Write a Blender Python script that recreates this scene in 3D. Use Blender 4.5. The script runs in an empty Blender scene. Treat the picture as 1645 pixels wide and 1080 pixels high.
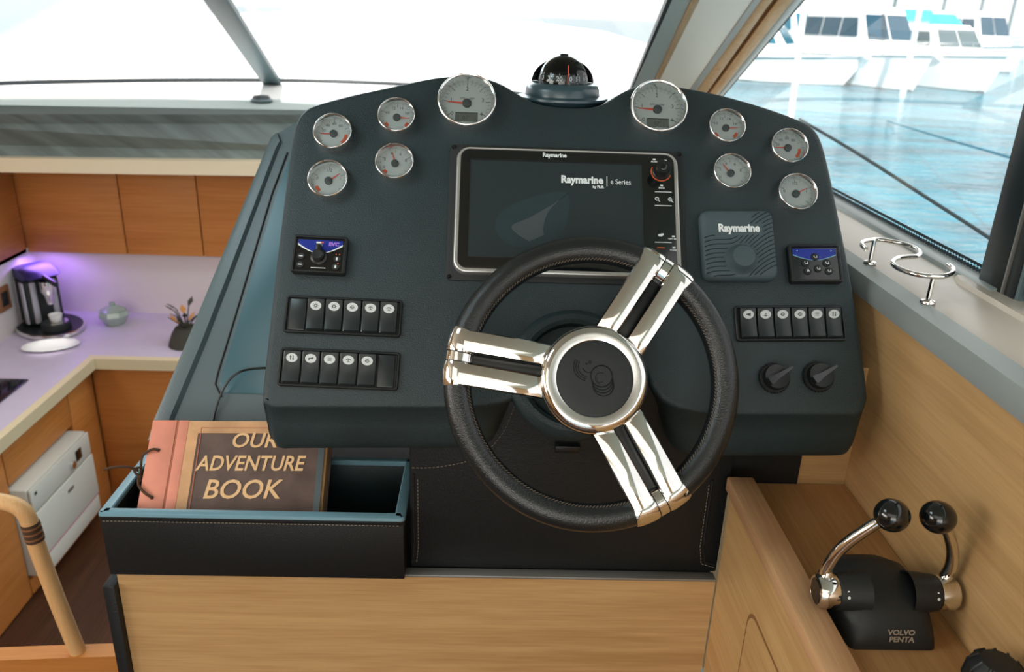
import bpy, bmesh, math, random
from mathutils import Vector, Matrix, noise
random.seed(7)
SC = bpy.context.scene
COL = SC.collection
PI = math.pi

# ------------------------------------------------------------------ camera
# World: X starboard, Y forward (bow), Z up, origin at the photographer's eye.
F_PX = 1306.69
RX = Vector((0.99919, -0.02525, -0.03123)); RY = Vector((-0.01956, 0.36975, -0.92892)); RZ = Vector((0.0350, 0.92878, 0.36896))
def _orth():
    import numpy as np
    P = np.array([822.5, 540.]); F = np.array([795., 20.]); V = np.array([700., 3830.])
    f = math.sqrt(-np.dot(F - P, V - P))
    d = lambda p: np.array([p[0] - P[0], -(p[1] - P[1]), -f]) / np.linalg.norm([p[0] - P[0], p[1] - P[1], f])
    Y = d(F); Z = -d(V); X = np.cross(Y, Z)
    return f, Matrix([list(X), list(Y), list(Z)])
F_PX, RM = _orth()
cam_d = bpy.data.cameras.new('camera'); cam = bpy.data.objects.new('camera', cam_d); COL.objects.link(cam)
cam.matrix_world = RM.to_4x4()
cam_d.sensor_width = 36; cam_d.lens = 36 * F_PX / 1645
cam_d.clip_start = 0.02; cam_d.clip_end = 2000
cam_d.dof.use_dof = True; cam_d.dof.focus_distance = 1.16; cam_d.dof.aperture_fstop = 6.5
SC.camera = cam

# ------------------------------------------------------------------ world, sun, daylight, exposure
SC.view_settings.view_transform = 'Standard'; SC.view_settings.look = 'None'
SC.view_settings.exposure = 0.0; SC.view_settings.gamma = 1.0
SC.view_settings.use_curve_mapping = False
w = bpy.data.worlds.new('sky'); SC.world = w; w.use_nodes = True
w.node_tree.nodes['Background'].inputs[0].default_value = (0.91, 0.915, 0.905, 1)
w.node_tree.nodes['Background'].inputs[1].default_value = 1.5
SC.cycles.use_denoising = True
SC.cycles.max_bounces = 8; SC.cycles.transparent_max_bounces = 12
SC.cycles.caustics_reflective = False; SC.cycles.caustics_refractive = False
SC.cycles.sample_clamp_indirect = 6.0
def light(name, kind, loc, target, energy, col=(1, 1, 1), size=1.0, size_y=None, **kw):
    d = bpy.data.lights.new(name, kind); d.energy = energy; d.color = col
    if kind == 'AREA':
        d.shape = 'RECTANGLE'; d.size = size; d.size_y = size_y or size
    for k, v in kw.items(): setattr(d, k, v)
    o = bpy.data.objects.new(name, d); COL.objects.link(o)
    o.location = loc
    o.rotation_euler = (Vector(target) - Vector(loc)).to_track_quat('-Z', 'Y').to_euler()
    return o
light('sun', 'SUN', (-5, -30, 30), (0, 0, 0), 8.0, (1.0, 0.98, 0.94), angle=0.02)
light('aft_door_daylight', 'AREA', (-0.55, -2.35, -0.05), (-0.2, 1.0, -0.55), 31, (1.0, 0.93, 0.85), 1.9, 1.3)
light('port_window_daylight', 'AREA', (-2.5, 0.1, 0.05), (0.5, 0.8, -0.6), 27, (1.0, 0.95, 0.88), 1.9, 0.6)
light('ceiling_fill_port', 'AREA', (-0.85, 0.95, 0.50), (-0.6, 1.2, -0.6), 7.0, (0.72, 0.92, 1.0), 0.5, 0.6)  # added cool fill below the closed ceiling, no hatch opening above it
light('ceiling_fill_wide', 'AREA', (-0.2, -0.35, 0.50), (0.0, 0.0, -0.7), 10.0, (1.0, 0.96, 0.90), 1.7, 1.6)  # added broad overhead fill for shelf and tops; the ceiling is solid here
light('windscreen_daylight', 'AREA', (-0.4, 2.95, 0.42), (-0.3, 2.4, -0.6), 32, (0.80, 0.95, 1.0), 2.4, 0.6)

# ------------------------------------------------------------------ pixel helpers (photo frame 1645 x 1080)
def ray(px, py):
    return RM @ Vector(((px - 822.5) / F_PX, -(py - 540) / F_PX, -1))
def onY(px, py, y): r = ray(px, py); return r * (y / r.y)
def onX(px, py, x): r = ray(px, py); return r * (x / r.x)
def onZ(px, py, z): r = ray(px, py); return r * (z / r.z)
def onP(px, py, p0, n): r = ray(px, py); return r * (p0.dot(n) / r.dot(n))

# ------------------------------------------------------------------ materials
def lin(c):
    if isinstance(c, str):
        c = [int(c[i:i + 2], 16) / 255 for i in (0, 2, 4)]
        c = [(x / 12.92 if x <= 0.04045 else ((x + 0.055) / 1.055) ** 2.4) for x in c]
    return (c[0], c[1], c[2], 1)
MATS = {}
def mat(name, col, rough=0.5, metal=0.0, spec=0.5, bump=0, bscale=200, var=0, vscale=20, coat=0, emit=None, estr=1.0):
    m = bpy.data.materials.new(name); m.use_nodes = True
    nt = m.node_tree; N = nt.nodes; L = nt.links; b = N['Principled BSDF']
    b.inputs['Base Color'].default_value = lin(col); b.inputs['Roughness'].default_value = rough
    b.inputs['Metallic'].default_value = metal; b.inputs['Specular IOR Level'].default_value = spec
    if coat: b.inputs['Coat Weight'].default_value = coat; b.inputs['Coat Roughness'].default_value = 0.08
    if emit: b.inputs['Emission Color'].default_value = lin(emit); b.inputs['Emission Strength'].default_value = estr
    if bump or var:
        tc = N.new('ShaderNodeTexCoord')
    if bump:
        nz = N.new('ShaderNodeTexNoise'); nz.inputs['Scale'].default_value = bscale; nz.inputs['Detail'].default_value = 3
        L.new(tc.outputs['Object'], nz.inputs['Vector'])
        bp = N.new('ShaderNodeBump'); bp.inputs['Strength'].default_value = bump; bp.inputs['Distance'].default_value = 0.002
        L.new(nz.outputs['Fac'], bp.inputs['Height']); L.new(bp.outputs['Normal'], b.inputs['Normal'])
    if var:
        n2 = N.new('ShaderNodeTexNoise'); n2.inputs['Scale'].default_value = vscale; n2.inputs['Detail'].default_value = 5
        L.new(tc.outputs['Object'], n2.inputs['Vector'])
        r = N.new('ShaderNodeMapRange'); r.inputs['From Min'].default_value = 0.3; r.inputs['From Max'].default_value = 0.7
        r.inputs['To Min'].default_value = 1 - var; r.inputs['To Max'].default_value = 1 + var
        L.new(n2.outputs['Fac'], r.inputs['Value'])
        mx = N.new('ShaderNodeMix'); mx.data_type = 'RGBA'; mx.blend_type = 'MULTIPLY'; mx.inputs[0].default_value = 1
        mx.inputs[6].default_value = lin(col); L.new(r.outputs['Result'], mx.inputs[7]); L.new(mx.outputs[2], b.inputs['Base Color'])
    MATS[name] = m
    return m
def wood(name, c1, c2, axis=0, scale=1.0, rough=0.42, streak=0.5):
    m = bpy.data.materials.new(name); m.use_nodes = True
    nt = m.node_tree; N = nt.nodes; L = nt.links; b = N['Principled BSDF']
    b.inputs['Roughness'].default_value = rough; b.inputs['Specular IOR Level'].default_value = 0.35
    tc = N.new('ShaderNodeTexCoord')
    def stretched(sc_across, sc_along, detail, dist=0):
        mp = N.new('ShaderNodeMapping'); s = [sc_across * scale] * 3; s[axis] = sc_along * scale
        mp.inputs['Scale'].default_value = s; L.new(tc.outputs['Object'], mp.inputs['Vector'])
        nz = N.new('ShaderNodeTexNoise'); nz.inputs['Scale'].default_value = 1; nz.inputs['Detail'].default_value = detail
        nz.inputs['Distortion'].default_value = dist
        L.new(mp.outputs['Vector'], nz.inputs['Vector']); return nz
    a = stretched(28, 1.1, 4, 0.6); f = stretched(240, 9, 3); g = stretched(700, 40, 2)
    mix = N.new('ShaderNodeMath'); mix.operation = 'MULTIPLY_ADD'; mix.inputs[1].default_value = 0.55
    L.new(a.outputs['Fac'], mix.inputs[0]); 
    h = N.new('ShaderNodeMath'); h.operation = 'MULTIPLY'; h.inputs[1].default_value = 0.45
    L.new(f.outputs['Fac'], h.inputs[0]); L.new(h.outputs[0], mix.inputs[2])
    cr = N.new('ShaderNodeValToRGB'); cr.color_ramp.elements[0].position = 0.5 - 0.5 * streak * 0.6; cr.color_ramp.elements[1].position = 0.5 + 0.5 * streak * 0.45
    cr.color_ramp.elements[0].color = lin(c2); cr.color_ramp.elements[1].color = lin(c1)
    L.new(mix.outputs[0], cr.inputs['Fac']); L.new(cr.outputs['Color'], b.inputs['Base Color'])
    bp = N.new('ShaderNodeBump'); bp.inputs['Strength'].default_value = 0.06; bp.inputs['Distance'].default_value = 0.001
    L.new(g.outputs['Fac'], bp.inputs['Height']); L.new(bp.outputs['Normal'], b.inputs['Normal'])
    MATS[name] = m
    return m
def glass(name, tint=(1, 1, 1), refl=0.06, rough=0.0):
    m = bpy.data.materials.new(name); m.use_nodes = True
    nt = m.node_tree; N = nt.nodes; L = nt.links
    N.remove(N['Principled BSDF']); out = N['Material Output']
    t = N.new('ShaderNodeBsdfTransparent'); t.inputs[0].default_value = (*tint, 1)
    g = N.new('ShaderNodeBsdfGlossy'); g.inputs['Roughness'].default_value = rough
    lw = N.new('ShaderNodeFresnel'); lw.inputs['IOR'].default_value = 1.45
    mu = N.new('ShaderNodeMath'); mu.operation = 'MULTIPLY'; mu.inputs[1].default_value = refl / 0.04
    L.new(lw.outputs[0], mu.inputs[0]); mu.use_clamp = True
    x = N.new('ShaderNodeMixShader'); L.new(mu.outputs[0], x.inputs[0]); L.new(t.outputs[0], x.inputs[1]); L.new(g.outputs[0], x.inputs[2])
    L.new(x.outputs[0], out.inputs['Surface'])
    MATS[name] = m
    return m
mat('dash', '243336', 0.46, bump=0.5, bscale=520, var=0.14, vscale=7, spec=0.45)
mat('leather', '171a1b', 0.42, bump=0.3, bscale=420, spec=0.4)
mat('leather_teal', '4f6065', 0.34, bump=0.2, bscale=420, spec=0.6)
mat('leather_rim_sheen', '6c93a2', 0.3, bump=0.2, bscale=420, spec=0.6)  # sky reflection on the tray rim put into its teal colour
mat('inset', '3a626e', 0.25, spec=0.6)
mat('rim_leather', '1b1f20', 0.22, bump=0.35, bscale=520, spec=0.55)
mat('black', '15191a', 0.38); mat('black_gloss', '0d1112', 0.12, coat=0.4); mat('black_matt', '1b2021', 0.6)
mat('rocker', '22292b', 0.3, spec=0.5); mat('rubber', '191d1e', 0.55, bump=0.2, bscale=600)
mat('chrome', (0.80, 0.785, 0.755), 0.06, 1.0); mat('chrome_soft', (0.80, 0.80, 0.78), 0.22, 1.0)
mat('silver', (0.62, 0.62, 0.60), 0.36, 0.8); mat('alu', '9a9a96', 0.38, 0.6); mat('steel_dark', '4a4d4e', 0.3, 0.8); mat('steel_mid', 'b8b4bc', 0.35, 0.2)
mat('dial', 'ccd6d6', 0.55); mat('ink', '3a4142', 0.6); mat('needle', 'f2553a', 0.5); mat('zone', 'e2643f', 0.5); mat('hubdark', '4a5456', 0.5)
mat('lcd', '6f7672', 0.3); mat('lcdink', '41474a', 0.5)
mat('white_print', 'e6ecec', 0.5); mat('screen', '2b3638', 0.22, spec=0.4); mat('screen_fin', '454f52', 0.22); mat('screen_glow', '2c3b3f', 0.22)
mat('orange_ring', 'd8663a', 0.4); mat('evc_blue', '10247f', 0.3, emit='10247f', estr=0.25); mat('evc_violet', 'b07be0', 0.4); mat('cyan_line', '8fc9d6', 0.35)
mat('cover_teal', '47565b', 0.55, bump=0.1, bscale=700, spec=0.35); mat('cover_groove', '1f2c33', 0.6)
mat('switch_disc', 'c9d0d0', 0.4)
wood('oak_front', 'c4a070', 'ae885a', 0, 1.0); wood('oak_side', 'cda873', 'b8905e', 1, 1.0); wood('oak_cap', 'd4a97d', 'c2936b', 1, 1.0)
wood('oak_wall', 'cba573', 'ae8a5a', 1, 0.8, streak=0.7); wood('oak_shelf', 'bd9262', 'a67c4e', 1, 1.0)
wood('galley_wood', 'd48a49', 'c07635', 0, 0.5, 0.5); wood('galley_side', 'd08645', 'bb7232', 1, 0.5, 0.5)
wood('rail_wood', 'e0b27c', 'd0a06c', 2, 1.0); wood('stair_wood', 'c98748', 'b8763a', 0, 0.6); wood('tan_wood', 'c9a57c', 'b98f5c', 1, 0.6)
wood('floor_wood', '5b3a28', '40281c', 1, 0.5, 0.45)
mat('trim_cream', 'ecd8b8', 0.5); mat('vinyl_cream', 'f6f2e6', 0.6); mat('vinyl_grey', 'b2bcb7', 0.6); mat('mullion_teal', '3f565b', 0.45); mat('bezel', (0.84, 0.84, 0.83), 0.17, 1.0); mat('groove_brown', '8a6238', 0.7)
mat('counter', 'cfc2d8', 0.35, var=0.03, vscale=14); mat('splash', 'dfd3d2', 0.5); mat('counter_edge', 'dcc9a6', 0.5)
mat('white', 'eeeeea', 0.5); mat('white_appl', 'd8d6cc', 0.45); mat('gelcoat', 'f4f4f2', 0.35); mat('shelf_white', 'f2f1ee', 0.6)
mat('sill', 'd9cfc2', 0.32, spec=0.6); mat('sill_edge', 'a9b2b2', 0.35, 0.3); mat('seal', '0f1a1f', 0.5); mat('mullion', '1a2225', 0.35); mat('mullion_grey', '5f7176', 0.4)
mat('salmon', 'd98a72', 0.6, var=0.12, vscale=16); mat('book_tan', 'c99a6e', 0.65, var=0.18, vscale=22); mat('book_brown', '5d4a42', 0.7, var=0.25, vscale=30)
mat('book_letter', 'e0b684', 0.6); mat('paper', 'b08a5a', 0.8); mat('cord', '4a3220', 0.85, bump=0.5, bscale=900); mat('book_line', 'b0654a', 0.7)
mat('stitch', '8f8272', 0.8); mat('stitch_dim', '6a6055', 0.8)
mat('window_dark', '1d6a80', 0.15); mat('window_deep', '123f52', 0.15); mat('canvas_cyan', '1fd0d8', 0.7); mat('hull_grey', '7d9196', 0.6); mat('stripe', '4a5a5e', 0.4)
mat('mast', 'd8dcdc', 0.4); mat('rope_dark', '182124', 0.9); mat('rope_teal', '2b7488', 0.8); mat('copper', '8a5a3a', 0.5); mat('plant', '3c3a30', 0.8); mat('flower', 'c98a4a', 0.7)
mat('glassware', '9fb0a4', 0.2, spec=0.8); mat('coffee_purple', '2f2a60', 0.35); mat('cook_top', '201c28', 0.15); mat('quay', '9aa5a6', 0.8); mat('quay_dark', '6c7a7e', 0.8)
mat('ceiling', 'd9cdb8', 0.8); mat('interior_tan', 'c8a070', 0.7); mat('pink', 'd07a9a', 0.6); mat('compass_black', '10181b', 0.22, spec=0.6); mat('compass_body', '344c55', 0.28, spec=0.7)
glass('pane', (1, 1, 1), 0.006); glass('lens', (0.97, 0.98, 0.98), 0.03); glass('dome', (0.9, 0.95, 0.96), 0.05)

def m_fascia():
    m = mat('fascia', '707875', 0.6); nt = m.node_tree; N = nt.nodes; L = nt.links; b = N['Principled BSDF']
    tc = N.new('ShaderNodeTexCoord'); mp = N.new('ShaderNodeMapping'); mp.inputs['Scale'].default_value = (2, 2, 26)
    mr = N.new('ShaderNodeMapping'); mr.inputs['Rotation'].default_value = (0, math.radians(-33), 0); L.new(tc.outputs['Object'], mr.inputs['Vector']); L.new(mr.outputs[0], mp.inputs['Vector']); nz = N.new('ShaderNodeTexNoise'); nz.inputs['Scale'].default_value = 1; nz.inputs['Detail'].default_value = 4
    L.new(mp.outputs[0], nz.inputs['Vector']); cr = N.new('ShaderNodeValToRGB'); cr.color_ramp.elements[0].color = lin('646c6b'); cr.color_ramp.elements[1].color = lin('7c8785')
    cr.color_ramp.elements[0].position = .35; cr.color_ramp.elements[1].position = .65
    L.new(nz.outputs['Fac'], cr.inputs['Fac']); L.new(cr.outputs['Color'], b.inputs['Base Color'])
m_fascia()
mat('ledge', 'a9b5b2', 0.55)  # fascia grey made paler: sky light on the ledge is in the colour
def m_water():
    m = mat('water', '1a97a8', 0.08, spec=0.6); nt = m.node_tree; N = nt.nodes; L = nt.links; b = N['Principled BSDF']
    tc = N.new('ShaderNodeTexCoord'); mp = N.new('ShaderNodeMapping'); mp.inputs['Scale'].default_value = (1.0, 2.4, 1); mp.inputs['Rotation'].default_value = (0, 0, -0.45)
    L.new(tc.outputs['Object'], mp.inputs['Vector'])
    nz = N.new('ShaderNodeTexNoise'); nz.inputs['Scale'].default_value = 1.5; nz.inputs['Detail'].default_value = 3; nz.inputs['Distortion'].default_value = 0.6
    L.new(mp.outputs[0], nz.inputs['Vector'])
    bp = N.new('ShaderNodeBump'); bp.inputs['Strength'].default_value = 0.7; bp.inputs['Distance'].default_value = 0.16
    L.new(nz.outputs['Fac'], bp.inputs['Height']); L.new(bp.outputs['Normal'], b.inputs['Normal'])
    n2 = N.new('ShaderNodeTexNoise'); n2.inputs['Scale'].default_value = 0.35; n2.inputs['Detail'].default_value = 3; L.new(mp.outputs[0], n2.inputs['Vector'])
    cr = N.new('ShaderNodeValToRGB'); cr.color_ramp.elements[0].color = lin('024b5e'); cr.color_ramp.elements[1].color = lin('0f7f94'); cr.color_ramp.elements[0].position = .38; cr.color_ramp.elements[1].position = .62
    L.new(n2.outputs['Fac'], cr.inputs['Fac']); L.new(cr.outputs['Color'], b.inputs['Base Color'])
m_water()
def m_frit():
    m = bpy.data.materials.new('frit'); m.use_nodes = True; nt = m.node_tree; N = nt.nodes; L = nt.links
    b = N['Principled BSDF']; b.inputs['Base Color'].default_value = lin('10262c'); out = N['Material Output']
    tc = N.new('ShaderNodeTexCoord'); mp = N.new('ShaderNodeMapping'); mp.inputs['Scale'].default_value = (0, 110, 110); L.new(tc.outputs['Object'], mp.inputs['Vector'])
    v = N.new('ShaderNodeTexVoronoi'); v.inputs['Scale'].default_value = 1; v.inputs['Randomness'].default_value = 0.0; L.new(mp.outputs[0], v.inputs['Vector'])
    lt = N.new('ShaderNodeMath'); lt.operation = 'LESS_THAN'; lt.inputs[1].default_value = 0.44; L.new(v.outputs['Distance'], lt.inputs[0])
    t = N.new('ShaderNodeBsdfTransparent'); x = N.new('ShaderNodeMixShader'); L.new(lt.outputs[0], x.inputs[0]); L.new(t.outputs[0], x.inputs[1]); L.new(b.outputs[0], x.inputs[2]); L.new(x.outputs[0], out.inputs['Surface'])
    MATS['frit'] = m
m_frit()

# ------------------------------------------------------------------ mesh helpers
def B(): return bmesh.new()
def obj(name, bm, material, parent=None, smooth=True, angle=35):
    me = bpy.data.meshes.new(name)
    bmesh.ops.recalc_face_normals(bm, faces=bm.faces)
    bm.to_mesh(me); bm.free()
    me.materials.append(MATS[material])
    if smooth:
        for p in me.polygons: p.use_smooth = True
        try: me.set_sharp_from_angle(angle=math.radians(angle))
        except Exception: pass
    o = bpy.data.objects.new(name, me); COL.objects.link(o)
    if parent: o.parent = parent
    return o
def tag(o, label, cat, group=None):
    o['label'] = label; o['category'] = cat
    if group: o['group'] = group
    return o
def struct(o, label=None, cat=None):
    o['kind'] = 'structure'
    if label: o['label'] = label
    if cat: o['category'] = cat
    return o
def thing(name, label, cat, M=None, group=None):
    o = bpy.data.objects.new(name, None); o.empty_display_size = 0.05; COL.objects.link(o)
    if M is not None: o.matrix_world = M if isinstance(M, Matrix) else Matrix.Translation(M)
    return tag(o, label, cat, group)
def T(x, y, z): return Matrix.Translation((x, y, z))
def xf(bm, geom, M):
    bmesh.ops.transform(bm, matrix=M, verts=geom)
def box(bm, x0, x1, y0, y1, z0, z1, bev=0, seg=2, M=None):
    r = bmesh.ops.create_cube(bm, size=1.0); vs = r['verts']
    bmesh.ops.transform(bm, verts=vs, matrix=T((x0 + x1) / 2, (y0 + y1) / 2, (z0 + z1) / 2) @ Matrix.Diagonal((abs(x1 - x0), abs(y1 - y0), abs(z1 - z0), 1)))
    if bev:
        es = list({e for v in vs for e in v.link_edges})
        r2 = bmesh.ops.bevel(bm, geom=es, offset=bev, segments=seg, affect='EDGES', profile=0.5)
        vs = list({v for f in r2['faces'] for v in f.verts} | {v for v in vs if v.is_valid})
    if M is not None: bmesh.ops.transform(bm, verts=vs, matrix=M)
    return vs
def rprism(bm, pts, z0, z1, bev=0, M=None, seg=2):
    """prism of 2-D outline pts from z0 to z1, top edge bevelled"""
    rings = [(0, z0), (0, z1)] if not bev else [(0, z0)] + [(bev * (1 - math.cos(t * PI / 2 / seg)), z1 - bev + bev * math.sin(t * PI / 2 / seg)) for t in range(seg + 1)]
    return loft(bm, [[Vector((p.x, p.y, z)) for p in inset(pts, d)] for d, z in rings], M=M)
def inset(pts, d):
    n = len(pts); pts = [Vector((p[0], p[1])) for p in pts]
    if not d: return pts
    area = sum(pts[i].x * pts[(i + 1) % n].y - pts[(i + 1) % n].x * pts[i].y for i in range(n)); s = 1 if area > 0 else -1
    out = []
    for i in range(n):
        a = (pts[i] - pts[i - 1]); b = (pts[(i + 1) % n] - pts[i])
        a = a.normalized() if a.length > 1e-9 else b.normalized(); b = b.normalized() if b.length > 1e-9 else a
        na = Vector((-a.y, a.x)) * s; nb = Vector((-b.y, b.x)) * s
        m = na + nb; m = m / max(0.3, m.dot(m)) * 2 if m.length > 1e-6 else na
        if m.length > 1.6: m = m.normalized() * 1.6
        out.append(pts[i] + m * d)
    return out
def rrect(w, h, r, seg=5, cx=0, cy=0):
    p = []
    for sx, sy, a0 in ((1, 1, 0), (-1, 1, 90), (-1, -1, 180), (1, -1, 270)):
        for k in range(seg + 1):
            a = math.radians(a0 + 90 * k / seg); p.append(Vector((cx + sx * (w / 2 - r) + r * math.cos(a), cy + sy * (h / 2 - r) + r * math.sin(a))))
    return p
def loft(bm, rings, cap0=True, cap1=True, M=None, closed=True):
    vr = [[bm.verts.new(p) for p in r] for r in rings]
    n = len(vr[0])
    for a, b in zip(vr, vr[1:]):
        for i in range(n if closed else n - 1):
            j = (i + 1) % n
            bm.faces.new((a[i], a[j], b[j], b[i]))
    if cap0: bm.faces.new(list(reversed(vr[0])))
    if cap1: bm.faces.new(vr[-1])
    vs = [v for r in vr for v in r]
    if M is not None: bmesh.ops.transform(bm, verts=vs, matrix=M)
    return vs
def lathe(bm, prof, seg=40, M=None, a0=0, a1=2 * PI):
    full = abs(a1 - a0 - 2 * PI) < 1e-6
    n = seg if full else seg + 1
    cols = []
    for i in range(n):
        a = a0 + (a1 - a0) * i / seg
        cols.append([bm.verts.new((r * math.cos(a), r * math.sin(a), z)) for r, z in prof])
    for i in range(seg):
        A = cols[i]; C = cols[(i + 1) % n]
        for k in range(len(prof) - 1):
            if prof[k][0] < 1e-7 and prof[k + 1][0] < 1e-7: continue
            try: bm.faces.new((A[k], C[k], C[k + 1], A[k + 1]))
            except ValueError: pass
    vs = [v for c in cols for v in c]
    bmesh.ops.remove_doubles(bm, verts=vs, dist=1e-7)
    vs = [v for v in vs if v.is_valid]
    if M is not None: bmesh.ops.transform(bm, verts=vs, matrix=M)
    return vs
def tube(bm, path, r, seg=10, caps=True, closed=False):
    path = [Vector(p) for p in path]; n = len(path)
    rr = r if isinstance(r, (list, tuple)) else [r] * n
    rings = []; up = None
    for i, p in enumerate(path):
        if closed: t = path[(i + 1) % n] - path[i - 1]
        else: t = path[min(i + 1, n - 1)] - path[max(i - 1, 0)]
        t.normalize()
        if up is None:
            up = Vector((0, 0, 1)) if abs(t.z) < 0.9 else Vector((1, 0, 0))
        s = t.cross(up).normalized(); up = s.cross(t).normalized()
        rings.append([p + (s * math.cos(2 * PI * k / seg) + up * math.sin(2 * PI * k / seg)) * rr[i] for k in range(seg)])
    if closed:
        rings.append(rings[0]); 
        return loft(bm, rings, False, False)
    return loft(bm, rings, caps, caps)
def smooth_path(pts, per=8, closed=False):
    pts = [Vector(p) for p in pts]; out = []; n = len(pts)
    rng = range(n if closed else n - 1)
    for i in rng:
        if closed: a, b, c, d = pts[i - 1], pts[i], pts[(i + 1) % n], pts[(i + 2) % n]
        else: a, b, c, d = pts[max(i - 1, 0)], pts[i], pts[i + 1], pts[min(i + 2, n - 1)]
        for k in range(per):
            t = k / per
            out.append(0.5 * ((2 * b) + (c - a) * t + (2 * a - 5 * b + 4 * c - d) * t * t + (3 * b - a - 3 * c + d) * t ** 3))
    if not closed: out.append(pts[-1])
    return out
def dashes(bm, path, dash, gap, r):
    path = [Vector(p) for p in path]; acc = 0; L = [0]
    for a, b in zip(path, path[1:]): acc += (b - a).length; L.append(acc)
    def at(s):
        for i in range(len(L) - 1):
            if s <= L[i + 1] + 1e-9:
                t = (s - L[i]) / max(1e-9, L[i + 1] - L[i]); return path[i].lerp(path[i + 1], t)
        return path[-1]
    s = 0
    while s + dash < acc:
        tube(bm, [at(s), at(s + dash)], r, 5); s += dash + gap
_tx = {}
def text(bm, s, size, cx=0, cy=0, z=0, bold=0.0, shear=0.0, depth=0.0003, align='CENTER', M=None, stretch=1.0):
    key = (s, round(bold / size, 4), shear, align)
    if key not in _tx:
        cu = bpy.data.curves.new('t', 'FONT'); cu.body = s; cu.size = 1; cu.align_x = align; cu.align_y = 'CENTER'
        cu.offset = bold / size; cu.shear = shear; cu.resolution_u = 3
        o = bpy.data.objects.new('t', cu); COL.objects.link(o)
        dg = bpy.context.evaluated_depsgraph_get(); dg.update()
        me = bpy.data.meshes.new_from_object(o.evaluated_get(dg))
        vs = [v.co.copy() for v in me.vertices]; fs = [tuple(p.vertices) for p in me.polygons]
        bpy.data.objects.remove(o); bpy.data.curves.remove(cu); bpy.data.meshes.remove(me)
        _tx[key] = (vs, fs)
    vs, fs = _tx[key]
    MM = (M or Matrix.Identity(4)) @ T(cx, cy, z)
    nv = [bm.verts.new(MM @ Vector((v.x * size * stretch, v.y * size, depth))) for v in vs]
    for f in fs:
        try: bm.faces.new([nv[i] for i in f])
        except ValueError: pass
def arc_band(bm, r0, r1, a0, a1, z0, z1, seg=10, cx=0, cy=0):
    """flat arc band (degrees)"""
    o = []; i_ = []
    for k in range(seg + 1):
        a = math.radians(a0 + (a1 - a0) * k / seg); o.append(Vector((cx + r1 * math.cos(a), cy + r1 * math.sin(a)))); i_.append(Vector((cx + r0 * math.cos(a), cy + r0 * math.sin(a))))
    pts = o + i_[::-1]
    loft(bm, [[Vector((p.x, p.y, z)) for p in pts] for z in (z0, z1)])
def disc(bm, r, z0, z1, seg=32, M=None, sx=1, sy=1, cx=0, cy=0):
    pts = [Vector((cx + sx * r * math.cos(2 * PI * k / seg), cy + sy * r * math.sin(2 * PI * k / seg))) for k in range(seg)]
    return loft(bm, [[Vector((p.x, p.y, z)) for p in pts] for z in (z0, z1)], M=M)
def simple(name, material, parent, fn, *a, **k):
    bm = B(); fn(bm, *a, **k); return obj(name, bm, material, parent)
def bx(name, material, parent, x0, x1, y0, y1, z0, z1, bev=0.0):
    bm = B(); box(bm, x0, x1, y0, y1, z0, z1, bev); return obj(name, bm, material, parent)
def frame(o, ex, ey, ez):
    return Matrix(((ex.x, ey.x, ez.x, o.x), (ex.y, ey.y, ez.y, o.y), (ex.z, ey.z, ez.z, o.z), (0, 0, 0, 1)))
def tilted(o, deg, yaw=0):
    t = math.radians(deg); M = frame(o, Vector((1, 0, 0)), Vector((0, math.sin(t), math.cos(t))), Vector((0, -math.cos(t), math.sin(t))))
    return M if not yaw else T(*o) @ Matrix.Rotation(math.radians(yaw), 4, 'Z') @ T(*(-o)) @ M

# frames
HELM_Z = -1.62                               # helm floor
GALLEY_Z = -2.36                             # galley floor
D0 = ray(912, 340) * 1.267
MD = tilted(D0, 36); ND = MD.to_3x3() @ Vector((0, 0, 1)); MDI = MD.inverted()
def uv(px, py, h=0.0):
    p = MDI @ onP(px, py, D0 + ND * h, ND); return p.x, p.y
def dash_at(px, py, h=0.0):
    u, v = uv(px, py, h); return MD @ T(u, v, 0)

# ================================================================== THE SETTING
struct(bx('floor', 'floor_wood', None, -3.0, 0.62, -2.6, 1.30, HELM_Z - 0.05, HELM_Z), 'dark wooden helm floor', 'floor')
struct(bx('floor', 'floor_wood', None, -2.6, -0.62, 1.42, 4.0, GALLEY_Z - 0.05, GALLEY_Z), 'dark brown plank floor of the sunken galley', 'floor')
bm = B(); box(bm, -3.0, 0.9, -3.4, 3.0, 0.52, 0.58)
struct(obj('ceiling', bm, 'ceiling', None), 'cream cabin ceiling', 'ceiling')
# port and aft walls behind the photographer (windows left open to the daylight)
bm = B(); box(bm, -2.75, -2.65, -2.6, 2.3, HELM_Z, -0.35); box(bm, -2.75, -2.65, -2.6, 2.3, 0.36, 0.52); box(bm, -2.75, -2.65, -2.6, -1.3, -0.35, 0.36); box(bm, -2.75, -2.65, 1.1, 2.3, -0.35, 0.36)
box(bm, -2.95, -2.85, 2.3, 4.25, GALLEY_Z, -0.47); struct(obj('wall_port', bm, 'interior_tan', None))
bm = B(); box(bm, -2.75, -1.55, -2.6, -2.5, HELM_Z, 0.52); box(bm, 0.45, 0.9, -2.6, -2.5, HELM_Z, 0.52)
struct(obj('wall_aft', bm, 'interior_tan', None))

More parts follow.
